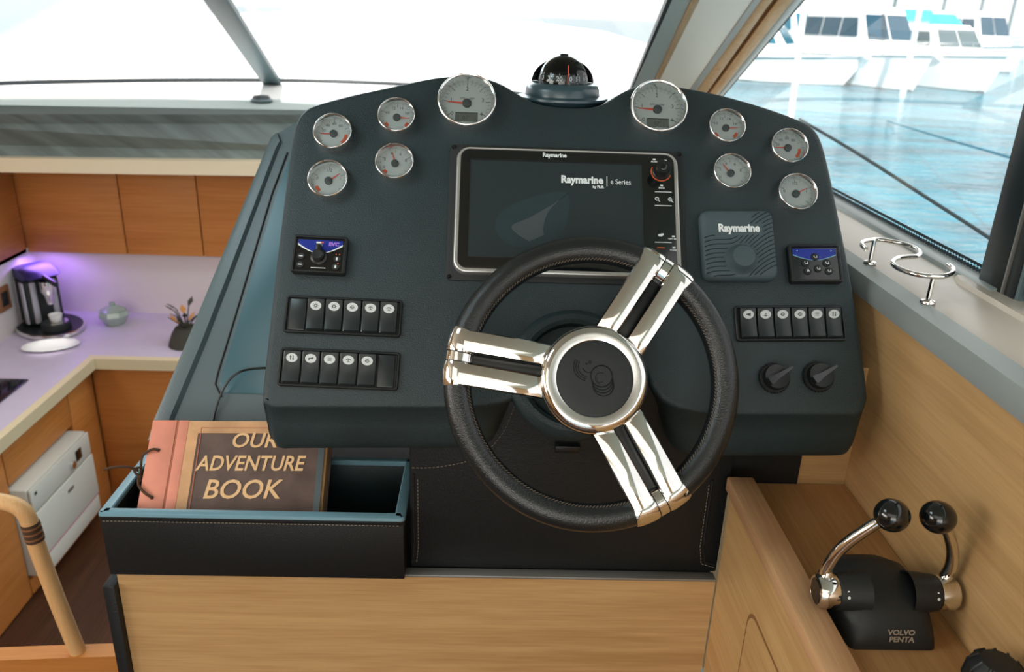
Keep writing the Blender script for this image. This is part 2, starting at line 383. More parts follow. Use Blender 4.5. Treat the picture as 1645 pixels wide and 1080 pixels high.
# starboard side: oak lining, sill, side windows
struct(bx('wall_starboard', 'oak_wall', None, 0.603, 0.63, -2.5, 2.05, HELM_Z, -0.375), 'oak veneer side lining beside the throttle shelf', 'wall')
bm = B()
prof = [(0.598, -0.400), (0.598, -0.386), (0.606, -0.374), (0.628, -0.366), (0.76, -0.365), (0.80, -0.365), (0.80, -0.400)]
loft(bm, [[Vector((x, y, z)) for x, z in prof] for y in (-2.5, 3.2)])
struct(obj('trim_1', bm, 'sill', None), 'pale polished sill under the starboard window', 'sill')
bm = B(); prof = [(0.594, -0.402), (0.594, -0.385), (0.602, -0.371), (0.626, -0.3635), (0.627, -0.366), (0.606, -0.375), (0.599, -0.387), (0.599, -0.402)]
loft(bm, [[Vector((x, y, z)) for x, z in prof] for y in (-2.5, 2.05)])
struct(obj('trim_2', bm, 'sill_edge', None), 'grey metal edge strip along the top of the oak side lining', 'trim')
bm = B(); prof = [(0.742, -0.366), (0.744, -0.358), (0.752, -0.354), (0.775, -0.354), (0.775, -0.366)]
loft(bm, [[Vector((x, y, z)) for x, z in prof] for y in (1.13, 3.0)])
struct(obj('trim_3', bm, 'sill_edge', None), 'slim pale gasket strip at the foot of the starboard window', 'trim')
win = thing('window_1', 'large starboard side window looking out on the marina', 'window', T(0.772, 2.0, -0.36)); win['kind'] = 'structure'
L_ = lambda x, y, z: (x - 0.772, y - 2.0, z + 0.36)
bm = B(); box(bm, 0, 0.006, -0.82, 1.05, 0.0, 0.86); obj('pane', bm, 'pane', win)
bm = B(); box(bm, -0.0015, -0.0005, -0.82, 1.05, 0.003, 0.020); obj('frit_band', bm, 'frit', win)
bm = B(); box(bm, -0.004, -0.0016, -0.82, 1.05, 0.0, 0.005); obj('seal', bm, 'seal', win)
win2 = thing('window_2', 'aft starboard window beyond the black window post', 'window', T(0.772, 0.6, -0.36)); win2['kind'] = 'structure'
bm = B(); box(bm, 0, 0.006, -1.6, 0.44, 0.0, 0.86); obj('pane', bm, 'pane', win2)
post = thing('window_post', 'black vertical window post with metal track between the starboard windows', 'window post', T(0.765, 1.15, -0.362))
bx('post_body', 'mullion', post, -0.012, 0.03, -0.028, 0.032, 0, 0.86, 0.003)
bx('track_strip', 'alu', post, -0.013, 0.02, -0.033, -0.0295, 0, 0.86)
bx('track_channel', 'mullion', post, -0.010, 0.03, -0.056, -0.034, 0, 0.86, 0.002)
bx('track_strip', 'mullion_grey', post, -0.008, 0.02, -0.064, -0.057, 0, 0.86)
bx('slide_frame', 'mullion_grey', post, -0.004, 0.03, -0.105, -0.066, 0.01, 0.86, 0.003)
bx('seal', 'seal', post, -0.006, 0.02, -0.112, -0.1055, 0.01, 0.86)
bm = B(); loft(bm, [[Vector(p) for p in r] for r in (
    [(0.725, 1.19, -0.3655), (0.735, 1.215, -0.3655), (0.79, 1.215, -0.3655), (0.79, -1.5, -0.3655), (0.712, -1.5, -0.3655)],
    [(0.728, 1.188, -0.358), (0.737, 1.21, -0.358), (0.79, 1.21, -0.358), (0.79, -1.5, -0.358), (0.716, -1.5, -0.358)])])
struct(obj('trim_4', bm, 'sill', None), 'raised pale track block under the black window post', 'trim')

# windscreen, its seal, mullion and the starboard pillar
ZS = -0.41
seal_px = [(-120, 141), (5, 135), (130, 132), (280, 130), (440, 130), (540, 132), (620, 135), (720, 141), (830, 151), (930, 165), (1010, 180)]
seal_pts = smooth_path([onZ(x, y, ZS) for x, y in seal_px], 4)
def rake(p, t): return Vector((p.x, p.y - t * 1.12, p.z + t * 0.42))
wsc = thing('window_3', 'wide raked windscreen full of white sky', 'window', T(0, 0, 0)); wsc['kind'] = 'structure'
bm = B(); loft(bm, [[rake(p, t) for p in seal_pts] for t in (0.0, 1.0, 1.9)], False, False, closed=False); obj('pane', bm, 'pane', wsc)
bm = B(); tube(bm, [p + Vector((0, -0.004, 0.004)) for p in seal_pts], 0.011, 8); obj('seal', bm, 'seal', wsc)
b0 = onZ(440, 131, ZS); b1 = onZ(434, 131, ZS)
k0 = onZ(437, 130, ZS)
dirm = (onY(358, 10, k0.y - 1.12) - k0); top = k0 + dirm * 2.0
side = Vector((1, 0, 0)); nrm = dirm.cross(side).normalized()
if nrm.y > 0: nrm = -nrm
bm = B(); loft(bm, [[c + side * s * 0.052 + nrm * h for s, h in ((-1, -0.004), (1, -0.004), (1, 0.02), (0.8, 0.026), (-0.8, 0.026), (-1, 0.02))] for c in (k0, top)]); obj('mullion', bm, 'mullion_teal', wsc)
# A pillar: strips across from the windscreen edge to the side window edge
A0 = onX(1016, 137, 0.56); A0 = onY(1016, 137, 3.05); A1 = onY(1068, 10, 2.42)
B0 = onX(1164, 153, 0.80); B1 = onX(1285, 10, 0.80)
K = 2.3
A2 = A0 + (A1 - A0) * K; B2 = B0 + (B1 - B0) * K; Am = A0 - (A1 - A0) * 0.5; Bm = B0 - (B1 - B0) * 0.5
f_bot = [0, 0.02, 0.21, 0.255, 0.60, 0.67, 0.795, 0.83, 0.92, 0.975, 1.0]
f_top = [0, 0.035, 0.18, 0.235, 0.615, 0.675, 0.76, 0.80, 0.905, 0.975, 1.0]
names = [('seal', 'seal', 0.0), ('edge_strip', 'vinyl_grey', 0.006), ('wood_bead', 'tan_wood', 0.012), ('cream_panel', 'vinyl_cream', 0.014), ('edge_strip', 'sill_edge', 0.016), ('wood_strip', 'tan_wood', 0.012), ('shadow_groove', 'groove_brown', 0.0), ('wood_strip', 'tan_wood', 0.012), ('edge_strip', 'sill_edge', 0.008), ('seal', 'seal', 0.0)]
pil = thing('trim_5', 'cream and oak trimmed windscreen pillar on the starboard side', 'pillar', T(0, 0, 0)); pil['kind'] = 'structure'
pn = (B0 - A0).cross(A1 - A0).normalized()
if pn.y > 0: pn = -pn
for i, (nm, mt, h) in enumerate(names):
    rings = []
    for (a, b, t) in ((Am, Bm, -0.5), (A0, B0, 0), (A1, B1, 1), (A2, B2, K)):
        fa = f_bot[i] + (f_top[i] - f_bot[i]) * min(max(t, 0), 1); fb = f_bot[i + 1] + (f_top[i + 1] - f_bot[i + 1]) * min(max(t, 0), 1)
        p = a.lerp(b, fa); q = a.lerp(b, fb)
        rings.append([p - pn * 0.05, p + pn * h * 0.85, p.lerp(q, 0.12) + pn * h, p.lerp(q, 0.88) + pn * h, q + pn * h * 0.85, q - pn * 0.05])
    bm = B(); loft(bm, rings); obj(nm, bm, mt, pil)

# forward shelf under the windscreen, grey padded fascia, wooden rail
bm = B(); e0 = onZ(-150, 161, -0.43); e1 = onZ(480, 162, -0.43)
loft(bm, [[Vector((-3.2, 3.62, z)), Vector((-2.35, 3.70, z)), Vector((e1.x, 4.16, z)), Vector((0.7, 4.3, z)), Vector((0.7, 5.0, z)), Vector((-3.2, 5.0, z))] for z in (-0.46, -0.43)])
struct(obj('trim_6', bm, 'shelf_white', None), 'white shelf below the windscreen', 'shelf')
def strip4(name, mt, pxa, pxb, Ya, Yb, label):
    pass
def wallstrip(name, material, top, bot, depth=0.05, label=None, cat=None):
    """panel facing aft between a left/right top edge and a left/right bottom edge"""
    bm = B(); d = Vector((0, depth, 0))
    a, b = top; c, e = bot
    loft(bm, [[a, b, e, c], [a + d, b + d, e + d, c + d]]); o = obj(name, bm, material, None)
    return struct(o, label, cat)
XL, XR = -3.2, 0.7
def edge(pl, pr, Yl, Yr):
    """line through two photo points at the given depths, extended to XL..XR"""
    a = onY(*pl, Yl); b = onY(*pr, Yr)
    f = lambda x: a + (b - a) * ((x - a.x) / (b.x - a.x))
    return f(XL), f(XR)
Lt = edge((5, 161), (450, 161), 3.74, 4.05); Lf = edge((5, 183), (450, 184), 3.70, 3.90)
wallstrip('trim_7', 'ledge', Lt, Lf, 0.03, 'padded ledge, coloured paler for skylight, on top of the grey fascia', 'ledge')
Fb = edge((5, 251), (415, 259), 3.75, 3.88)
wallstrip('trim_8', 'fascia', Lf, Fb, 0.05, 'grey padded fascia with diagonal brushed texture under the windscreen', 'fascia')
Wt = edge((5, 254), (415, 261), 3.70, 3.80); Wb = edge((5, 277), (415, 283), 3.70, 3.80)
wallstrip('trim_9', 'trim_cream', Wt, Wb, 0.12, 'pale wooden rail along the top of the galley lockers', 'trim')
# ledge knob
p = onY(420, 160, 4.0); t = thing('ledge_vent', 'small dark round fitting on the padded ledge', 'vent', T(p.x, p.y, p.z)); 
simple('cap', 'steel_dark', t, lathe, [(0, 0.02), (0.035, 0.018), (0.042, 0.008), (0.044, -0.004)], 24); simple('flange', 'mullion_grey', t, lathe, [(0.044, 0.004), (0.052, 0.0), (0.052, -0.006)], 24)

# galley walls
YB = 4.13; XW = onY(60, 405, YB).x; ZC = -1.56; ZSP = onY(200, 407, YB - 0.06).z + 0.02
struct(bx('wall_galley', 'splash', None, XW, 0.7, YB, YB + 0.04, GALLEY_Z, ZSP), 'pale backsplash behind the galley worktop', 'wall')
struct(bx('wall_galley_port', 'splash', None, XW - 0.05, XW, 1.5, YB + 0.04, GALLEY_Z, ZSP), 'pale port wall of the galley', 'wall')

# ================================================================== GALLEY
zt = onY(200, 283, YB - 0.06).z; zb = onY(200, 407, YB - 0.06).z
seams = [onY(x, 340, YB - 0.06).x for x in (33, 198, 322)] + [0.68]
locker_labels = ['orange wooden galley locker door left of the coffee machine corner', 'orange wooden galley locker door above the coffee machine', 'orange wooden galley locker door above the glass dish', 'orange wooden galley locker door beside the helm console']
xs = [XW - 0.3] + seams
for i in range(4):
    x0, x1 = xs[i] + 0.002, xs[i + 1] - 0.002
    t = thing('galley_locker', locker_labels[i], 'locker', T((x0 + x1) / 2, YB - 0.06, zb), group='wall lockers above the galley backsplash'); hw = (x1 - x0) / 2; hh = zt - zb
    bx('body', 'galley_wood', t, -hw, hw, 0.0, 0.3, 0, hh + 0.05)
    bx('door', 'galley_wood', t, -hw + 0.001, hw - 0.001, -0.02, -0.001, 0.0, hh + 0.02, 0.002)
t = thing('galley_locker', 'orange wooden locker along the port wall above the worktop', 'locker', T(XW, 3.0, zb)); bx('body', 'galley_side', t, -0.3, -0.02, -1.5, YB - 3.0 - 0.09, -0.0, zt - zb + 0.05); bx('door', 'galley_side', t, -0.019, 0.0, -1.49, YB - 3.0 - 0.092, 0, zt - zb + 0.02, 0.002)

# worktop (L shape)
fe = onZ(145, 572, ZC); XF, YF = fe.x, fe.y
wt = thing('worktop', 'pale L-shaped galley worktop with cream front edge', 'worktop', T(XF, YF, ZC))
pts = [(XW - XF, 1.6 - YF), (0, 1.6 - YF), (0, 0), (-0.45 - XF, 0), (-0.45 - XF, YB - YF), (XW - XF, YB - YF)]
simple('slab', 'counter', wt, lambda bm: loft(bm, [[Vector((x, y, z)) for x, y in pts] for z in (-0.04, 0)]))
bm = B(); pr = [(1.6 - YF, 0)]
q = [(0, 1.6 - YF), (0, 0), (-0.45 - XF, 0)]; qo = [(0.028, 1.6 - YF), (0.028, -0.028), (-0.45 - XF, -0.028)]
loft(bm, [[Vector((q[i][0], q[i][1], -0.055)), Vector((qo[i][0], qo[i][1], -0.055)), Vector((qo[i][0], qo[i][1], -0.002)), Vector((q[i][0] , q[i][1], 0.003))] for i in range(3)])
obj('edge_trim', bm, 'counter_edge', wt)
# base cabinets
t = thing('base_cabinet', 'orange wooden base cabinet under the worktop against the forward wall', 'cabinet', T((XF - 0.45) / 2, YF + 0.06, GALLEY_Z))
hw = (-0.45 - XF) / 2; hh = ZC - 0.056 - GALLEY_Z
bx('body', 'galley_wood', t, -hw - 0.045, hw, 0.0, YB - YF - 0.07, 0, hh); bx('door', 'galley_wood', t, -hw - 0.025, hw, -0.018, -0.001, 0.06, hh - 0.02, 0.002); bx('shadow_gap', 'groove_brown', t, -hw - 0.025, hw, -0.012, -0.001, hh - 0.018, hh)
def side_cab(y0, y1, label, z0=GALLEY_Z, z1=ZC - 0.056):
    t = thing('base_cabinet', label, 'cabinet', T(XF - 0.05, (y0 + y1) / 2, z0)); h = z1 - z0; d = (y1 - y0) / 2 - 0.002
    bx('body', 'galley_side', t, XW - XF + 0.06, 0, -d, d, 0, h)
    bx('door', 'galley_side', t, 0.001, 0.02, -d + 0.001, d - 0.001, 0.012, h - 0.014, 0.002); bx('shadow_gap', 'groove_brown', t, 0.001, 0.012, -d, d, h - 0.012, h)
    return t
side_cab(3.345, YF + 0.04, 'narrow orange cabinet between the white appliance and the corner')
side_cab(1.6, 2.82, 'orange wooden base cabinet below the cooktop')
side_cab(2.82, 3.345, 'orange drawer front above the white appliance', -1.83, ZC - 0.056)
side_cab(2.82, 3.345, 'orange plinth panel under the white appliance', GALLEY_Z, -2.262)
# white front-loading appliance
t = thing('galley_appliance', 'white built-in appliance with a dark display set in the galley cabinets', 'appliance', T(XF + 0.0, 3.08, -2.26))
bx('body', 'white_appl', t, XW - XF + 0.06, 0.03, -0.255, 0.255, 0, 0.42, 0.012)
bx('control_panel', 'white_appl', t, 0.031, 0.042, -0.25, 0.25, 0.31, 0.415, 0.004); bx('door', 'white_appl', t, 0.031, 0.046, -0.25, 0.25, 0.095, 0.302, 0.004); bx('kick_plate', 'white_appl', t, 0.031, 0.042, -0.25, 0.25, 0.005, 0.088, 0.004)
bx('display', 'black_gloss', t, 0.0425, 0.045, 0.115, 0.165, 0.335, 0.385, 0.002)
bm = B(); disc(bm, 0.018, 0, 0.012, 20, Matrix.Rotation(PI / 2, 4, 'Y')); xf(bm, bm.verts, T(0.042, 0.075, 0.345)); obj('dial_knob', bm, 'chrome_soft', t)
bx('seam_line', 'pink', t, 0.031, 0.0435, -0.25, 0.25, 0.089, 0.0945); bx('badge', 'alu', t, 0.0465, 0.0475, 0.0, 0.05, 0.245, 0.26)
bx('indicator', 'black', t, 0.0425, 0.0445, -0.225, -0.21, 0.38, 0.392)
# cooktop
c0 = onZ(5, 650, ZC); c1 = onZ(50, 612, ZC)
t = thing('cooktop', 'black glass cooktop set into the worktop', 'cooktop', T(c1.x - 0.21, c1.y - 0.26, ZC + 0.001)); bx('glass_plate', 'cook_top', t, -0.2, 0.2, -0.26, 0.26, 0, 0.008, 0.003)
for k in range(2):
    simple('burner', 'black_matt', t, lambda bm: (disc(bm, 0.045, 0.009, 0.022, 24, cx=0.06, cy=0.14 - 0.26 * k)))
    simple('pan_support', 'black', t, lambda bm: (box(bm, -0.03, 0.15, 0.134 - 0.26 * k, 0.146 - 0.26 * k, 0.03, 0.04), box(bm, 0.054, 0.066, 0.06 - 0.26 * k, 0.22 - 0.26 * k, 0.03, 0.04), [box(bm, x, x + 0.01, y - 0.26 * k, y + 0.01 - 0.26 * k, 0.008, 0.032) for x, y in ((-0.03, 0.135), (0.14, 0.135), (0.055, 0.06), (0.055, 0.21))]))
simple('knob', 'black', t, lambda bm: lathe(bm, [(0, 0.03), (0.016, 0.028), (0.018, 0.008)], 16, T(0.165, 0.2, 0)))
# coffee machine
p = onZ(82, 528, ZC)
t = thing('coffee_machine', 'chrome and black capsule coffee machine in the galley corner', 'coffee machine', T(p.x, p.y, ZC) @ Matrix.Rotation(math.radians(-40), 4, 'Z') @ Matrix.Diagonal((1.12, 1.12, 1.12, 1)))
simple('base', 'black', t, lambda bm: disc(bm, 0.16, 0.002, 0.022, 36, sx=1.0, sy=0.8)); simple('base_ring', 'chrome_soft', t, lambda bm: lathe(bm, [(0.158, 0.0), (0.168, 0.006), (0.166, 0.018), (0.158, 0.022)], 36, Matrix.Diagonal((1, 0.8, 1, 1))))
bm = B(); box(bm, -0.135, -0.01, -0.075, 0.075, 0.024, 0.235, 0.02, 3); obj('body', bm, 'black_matt', t)
for y in (-0.042, 0.042): 
    simple('side_rib', 'steel_mid', t, lambda bm: box(bm, -0.125, 0.0, y - 0.012, y + 0.012, 0.035, 0.225, 0.004)); simple('side_rib', 'steel_mid', t, lambda bm: box(bm, -0.072 + y - 0.015, -0.072 + y + 0.015, -0.082, -0.074, 0.035, 0.225, 0.002))
bx('water_tank', 'black_matt', t, -0.185, -0.136, -0.06, 0.06, 0.03, 0.25, 0.02)
bm = B(); loft(bm, [[Vector((x, y, z)) for x, y in rrect(w_, 0.15, 0.03, 4, cx=cx_)] for z, w_, cx_ in ((0.236, 0.15, -0.065), (0.252, 0.18, -0.05), (0.268, 0.15, -0.065), (0.276, 0.09, -0.09))]); obj('head', bm, 'coffee_purple', t)
bm = B(); tube(bm, [(0.02, 0, 0.25), (0.08, 0, 0.245), (0.14, 0, 0.24)], 0.012, 10); obj('handle', bm, 'black', t)
simple('spout', 'chrome', t, lambda bm: lathe(bm, [(0.0, 0.13), (0.012, 0.13), (0.02, 0.17), (0.03, 0.19), (0.03, 0.235), (0, 0.235)], 18, T(0.045, 0, 0)))
simple('drip_tray', 'black_matt', t, lambda bm: disc(bm, 0.06, 0.0225, 0.05, 28, cx=0.065)); simple('drip_grid', 'chrome_soft', t, lambda bm: disc(bm, 0.05, 0.0505, 0.053, 28, cx=0.065))
cup = tag(simple('cup', 'white', None, lambda bm: lathe(bm, [(0, 0.004), (0.018, 0.0), (0.022, 0.004), (0.028, 0.035), (0.026, 0.035), (0.02, 0.008), (0, 0.008)], 20)), 'tiny white cup on the coffee machine drip tray', 'cup')
cup.matrix_world = t.matrix_world @ T(0.075, 0, 0.0535)
# glass dish
p = onZ(185, 520, ZC)
t = thing('glass_dish', 'small greenish faceted glass dish on the worktop by the backsplash', 'dish', T(p.x, p.y, ZC + 0.001))
simple('bowl', 'glassware', t, lambda bm: lathe(bm, [(0, 0.004), (0.045, 0.0), (0.05, 0.006), (0.075, 0.05), (0.068, 0.075), (0.06, 0.072), (0.066, 0.05), (0.045, 0.012), (0, 0.012)], 8))
simple('lid_knob', 'glassware', t, lambda bm: lathe(bm, [(0.062, 0.075), (0.03, 0.095), (0.012, 0.1), (0.016, 0.115), (0, 0.122)], 8))
# oval plate shape standing in for the bright patch on the worktop
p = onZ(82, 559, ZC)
t = thing('patch_stand_in', 'white oval plate shape standing in for the bright patch on the worktop by the coffee machine', 'plate', T(p.x, p.y, ZC + 0.001) @ Matrix.Rotation(math.radians(20), 4, 'Z'))
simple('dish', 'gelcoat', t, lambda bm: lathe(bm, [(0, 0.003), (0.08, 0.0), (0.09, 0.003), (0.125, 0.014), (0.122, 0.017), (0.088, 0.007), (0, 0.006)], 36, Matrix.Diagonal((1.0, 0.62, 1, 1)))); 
# herb pot
p = onZ(292, 553, ZC)
t = thing('plant_pot', 'dark pot with a small flowering plant beside the console edge', 'plant', T(p.x + 0.03, p.y, ZC + 0.001))
simple('pot', 'plant', t, lambda bm: lathe(bm, [(0, 0), (0.09, 0.0), (0.085, 0.02), (0.07, 0.06), (0.05, 0.09), (0, 0.085)], 14))
for k in range(16):
    a = random.uniform(0, 2 * PI); r = random.uniform(0.01, 0.07); z = random.uniform(0.09, 0.19)
    bm = B(); c = Vector((r * math.cos(a), r * math.sin(a), z)); d = Vector((math.cos(a), math.sin(a), 0.8)).normalized() * 0.05; s = Vector((-math.sin(a), math.cos(a), 0)) * 0.014
    loft(bm, [[c - s * 0.4, c + s * 0.4, c + Vector((0, 0, 0.004))], [c + d * 0.5 - s, c + d * 0.5 + s, c + d * 0.5 + Vector((0, 0, 0.006))], [c + d - s * 0.1, c + d + s * 0.1, c + d + Vector((0, 0, 0.003))]])
    obj('leaf', bm, 'flower' if k % 4 == 0 else 'plant', t)
    bm = B(); tube(bm, [(0, 0, 0.08), c], 0.003, 5); obj('stem', bm, 'plant', t)
# wall outlet at port wall
p = onX(4, 480, XW); 
t = thing('wall_socket', 'dark wall socket on the port galley wall', 'socket', T(XW + 0.001, p.y, p.z)); bx('plate', 'copper', t, 0, 0.01, -0.05, 0.05, -0.06, 0.06, 0.003); bx('insert', 'black', t, 0.0105, 0.014, -0.025, 0.025, -0.035, 0.035, 0.002)
# purple galley lamp, and an added spot over the worktop
light('galley_purple_lamp', 'AREA', (XW + 0.13, YB - 0.16, zb - 0.01), (XW + 0.12, YB - 0.18, -1.56), 1.3, (0.42, 0.22, 1.0), 0.2, 0.14)
lp = onZ(82, 559, ZC); light('added_worktop_spot', 'SPOT', (lp.x + 0.3, 2.7, 0.45), (lp.x, lp.y, ZC), 130, (1, 0.98, 0.95), spot_size=math.radians(5.6), spot_blend=0.5, shadow_soft_size=0.03)  # added narrow spot without a fixture, brightens the white worktop patch

# stair partition and handrail
YP = 1.40
zt0 = onY(5, 1056, YP).z; xr = onY(204, 1044, YP).x
bm = B(); pz = onY(204, 1043, YP).z
loft(bm, [[Vector((-1.5, y, zt0 - 0.02)), Vector((xr + 0.01, y, pz)), Vector((xr + 0.01, y, GALLEY_Z)), Vector((-1.5, y, GALLEY_Z))] for y in (YP - 0.02, YP + 0.02)])
tag(obj('stair_partition', bm, 'stair_wood', None), 'orange wooden partition beside the galley steps, below the handrail', 'partition')
rl = thing('handrail', 'bent pale wooden handrail with a dark collar rising from the stair partition', 'handrail', T(onY(127, 1052, YP).x, YP, onY(127, 1052, YP).z))
O = rl.location.copy()
path = smooth_path([onY(-160, 800, YP) - O, onY(-40, 803, YP) - O, onY(10, 808, YP) - O, onY(36, 820, YP) - O, onY(50, 845, YP) - O, onY(62, 885, YP) - O, onY(96, 975, YP) - O, Vector((0, 0, 0.001))], 6)
bm = B(); tube(bm, path, 0.0165, 14); obj('rail_tube', bm, 'rail_wood', rl)
bm = B(); q0 = onY(48, 840, YP) - O; q1 = onY(57, 868, YP) - O; tube(bm, [q0, q1], 0.0178, 14); cl = obj('collar', bm, 'cord', rl)
for k in range(3):
    c = q0.lerp(q1, 0.2 + 0.3 * k); d = (q1 - q0).normalized() * 0.002; bm = B(); tube(bm, [c - d, c + d], 0.0186, 14); obj('collar_ring', bm, 'copper', cl)

# ================================================================== HELM CONSOLE
YW = 1.11; XLc = -0.598; ZL = -0.872
con = thing('helm_console', 'black leather and oak helm console below the instrument pod', 'console', T(0, YW, HELM_Z)); CO = con.location
def C(p): return Vector(p) - CO
def cbx(name, m, x0, x1, y0, y1, z0, z1, bev=0.0, parent=None):
    bm = B(); box(bm, x0, x1, y0 - CO.y, y1 - CO.y, z0 - CO.z, z1 - CO.z, bev); return obj(name, bm, m, parent or con)
cbx('front_panel', 'oak_front', XLc, 0.394, YW, YW + 0.02, HELM_Z, ZL - 0.004)
cbx('metal_ledge', 'alu', -0.127, 0.394, YW - 0.001, YW + 0.019, ZL - 0.0035, ZL + 0.001, 0.0008)
cbx('inner_body', 'leather', XLc + 0.004, 0.392, YW + 0.021, 1.75, HELM_Z, ZL - 0.005)
cbx('side_panel', 'leather', XLc - 0.022, XLc - 0.001, YW - 0.012, 1.78, HELM_Z, -0.895, 0.004)
cbx('leather_panel', 'leather', -0.118, 0.400, YW + 0.02, YW + 0.05, ZL, -0.452, 0.004)
bm = B(); 
for pth in ([(-0.105, -0.70), (-0.105, -0.83), (-0.108, -0.86)], [(0.366, -0.70), (0.366, -0.82), (0.372, -0.855), (0.395, -0.862)]):
    dashes(bm, [C((x, YW + 0.0195, z)) for x, z in pth], 0.004, 0.0025, 0.0005)
sp = smooth_path([onY(x, y, YW + 0.0195) for x, y in ((662, 752), (700, 751), (752, 741), (785, 722), (808, 695), (822, 665), (830, 640))], 5)
dashes(bm, [C(p) for p in sp], 0.004, 0.0025, 0.0005)
obj('stitching', bm, 'stitch', con)['kind'] = 'stuff'
# padded piping line beside the stitches
for pth in ([(-0.112, -0.69), (-0.112, -0.835), (-0.116, -0.862)], [(0.371, -0.69), (0.371, -0.82), (0.377, -0.85), (0.397, -0.857)]):
    bm = B(); tube(bm, [C((x, YW + 0.0198, z)) for x, z in pth], 0.0022, 8); obj('piping', bm, 'leather', con)
# black cowl below the pod to the right and the oak bulkhead behind the throttle shelf
cbx('under_cowl', 'leather', 0.392, 0.522, 1.158, 1.19, -0.735, -0.50)
cbx('bulkhead', 'oak_front', 0.5225, 0.6025, 1.160, 1.19, -0.735, -0.50)
# sloping base panel left of / behind the pod
PB = Vector((0, 1.32, -0.70)); tb = math.radians(32); NB = Vector((0, -math.cos(tb), math.sin(tb)))
bp_px = [(262, 712), (250, 672), (300, 552), (345, 443), (395, 322), (436, 222), (446, 214), (474, 198)]
bl = [onP(x, y, PB, NB) for x, y in bp_px]
bl[0] = Vector((bl[1].x - 0.008, 1.32 - 0.035 * math.tan(tb), -0.735))
outline = bl + [Vector((0.55, bl[-1].y, bl[-1].z)), Vector((0.55, bl[0].y, bl[0].z))]
bm = B(); loft(bm, [[C(p) for p in outline], [C(p + Vector((0, 0.32 if p.z > -0.5 else 0.45, -0.05))) for p in outline]]); obj('base_panel', bm, 'leather_teal', con)
inn = [onP(x, y, PB, NB) for x, y in ((279, 690), (281, 672), (330, 555), (371, 448), (413, 335), (446, 246), (452, 232))]
def band(name, m, outer, inner, h, parent=con):
    bm = B(); rings = []
    for a, b in zip(outer, inner):
        rings.append([C(a - NB * 0.002), C(a + NB * h * 0.6), C(a.lerp(b, 0.25) + NB * h), C(a.lerp(b, 0.8) + NB * h), C(b + NB * 0.0005)])
    loft(bm, rings); return obj(name, bm, m, parent)
band('edge_band', 'leather_teal', bl[:7], inn, 0.007)
ins = [onP(x, y, PB, NB) for x, y in ((470, 245), (445, 312), (415, 412), (385, 512), (358, 600), (354, 616), (362, 632), (440, 634), (520, 634), (520, 245))]
bm = B(); loft(bm, [[C(p - NB * 0.004) for p in ins], [C(p + NB * 0.002) for p in ins], [C(p + NB * 0.003) for p in [ins[0].lerp(q, 0.995) for q in ins]]]); obj('inset_panel', bm, 'inset', con)
bm = B(); g = [onP(x, y, PB, NB) + NB * 0.001 for x, y in ((462, 245), (437, 312), (407, 412), (377, 512), (350, 600), (346, 618), (356, 638))]
tube(bm, [C(p) for p in g], 0.0018, 6); obj('panel_seam', bm, 'black_matt', con)
cw = thing('loose_cable', 'thin black cable poking out above the book beside the pod', 'cable', T(*onP(345, 672, PB, NB)))
pth = smooth_path([onP(x, y, PB, NB) + NB * h - Vector(cw.location) for x, y, h in ((342, 690, 0.004), (346, 668, 0.006), (356, 640, 0.012), (372, 615, 0.02), (390, 601, 0.022), (406, 595, 0.014), (430, 592, 0.006))], 6)
bm = B(); tube(bm, pth, 0.0021, 8); obj('wire', bm, 'black', cw)

# ------------------------------------------------------------------ storage tray
ty0, ty1 = 1.098, 1.285; tx0, tx1 = -0.603, -0.125; tz0, tz1 = -0.8715, -0.752
tr = thing('storage_tray', 'open black leather storage tray with rim coloured by painted sky sheen, holding a book', 'tray', T((tx0 + tx1) / 2, ty0, tz0)); TO = tr.location
def tb_(name, m, x0, x1, y0, y1, z0, z1, bev=0.002):
    bm = B(); box(bm, x0 - TO.x, x1 - TO.x, y0 - TO.y, y1 - TO.y, z0 - TO.z, z1 - TO.z, bev); return obj(name, bm, m, tr)
W_ = 0.014
tb_('base', 'dash', tx0 + W_, tx1 - W_, ty0 + W_, ty1 - W_, tz0, tz0 + 0.008)
tb_('front_wall', 'leather', tx0, tx1, ty0, ty0 + W_, tz0, tz1 - 0.003); tb_('back_wall', 'dash', tx0, tx1, ty1 - W_, ty1, tz0, tz1 - 0.003)
tb_('side_wall', 'leather', tx0, tx0 + W_, ty0 + W_, ty1 - W_, tz0, tz1 - 0.003); tb_('side_wall', 'leather', tx1 - W_, tx1, ty0 + W_, ty1 - W_, tz0, tz1 - 0.003)
bm = B(); cx, cy = 0, (ty1 - ty0) / 2
def rr(d, z): return [Vector((p.x, p.y + cy, z)) for p in inset(rrect(tx1 - tx0 + 0.004, ty1 - ty0 + 0.004, 0.006, 3), d)]
zt_ = tz1 - TO.z
loft(bm, [rr(0, zt_ - 0.006), rr(0.001, zt_ - 0.001), rr(0.003, zt_), rr(W_ + 0.001, zt_), rr(W_ + 0.003, zt_ - 0.002), rr(W_ + 0.003, zt_ - 0.008)], False, False); obj('rim', bm, 'leather_rim_sheen', tr)
bm = B(); loft(bm, [rr(0.0005, zt_ - 0.013), rr(-0.0006, zt_ - 0.010), rr(0.0, zt_ - 0.0065)], False, False); obj('rim_piping', bm, 'leather', tr)
bm = B(); dashes(bm, [(tx0 + 0.004 - TO.x, -0.0004, zt_ - 0.0155), (tx1 - 0.004 - TO.x, -0.0004, zt_ - 0.0155)], 0.0038, 0.0022, 0.0006); dashes(bm, [(tx1 - TO.x + 0.0004, 0.004, zt_ - 0.0155), (tx1 - TO.x + 0.0004, ty1 - ty0 - 0.01, zt_ - 0.0155)], 0.0038, 0.0022, 0.0006)
obj('stitching', bm, 'stitch', tr)['kind'] = 'stuff'

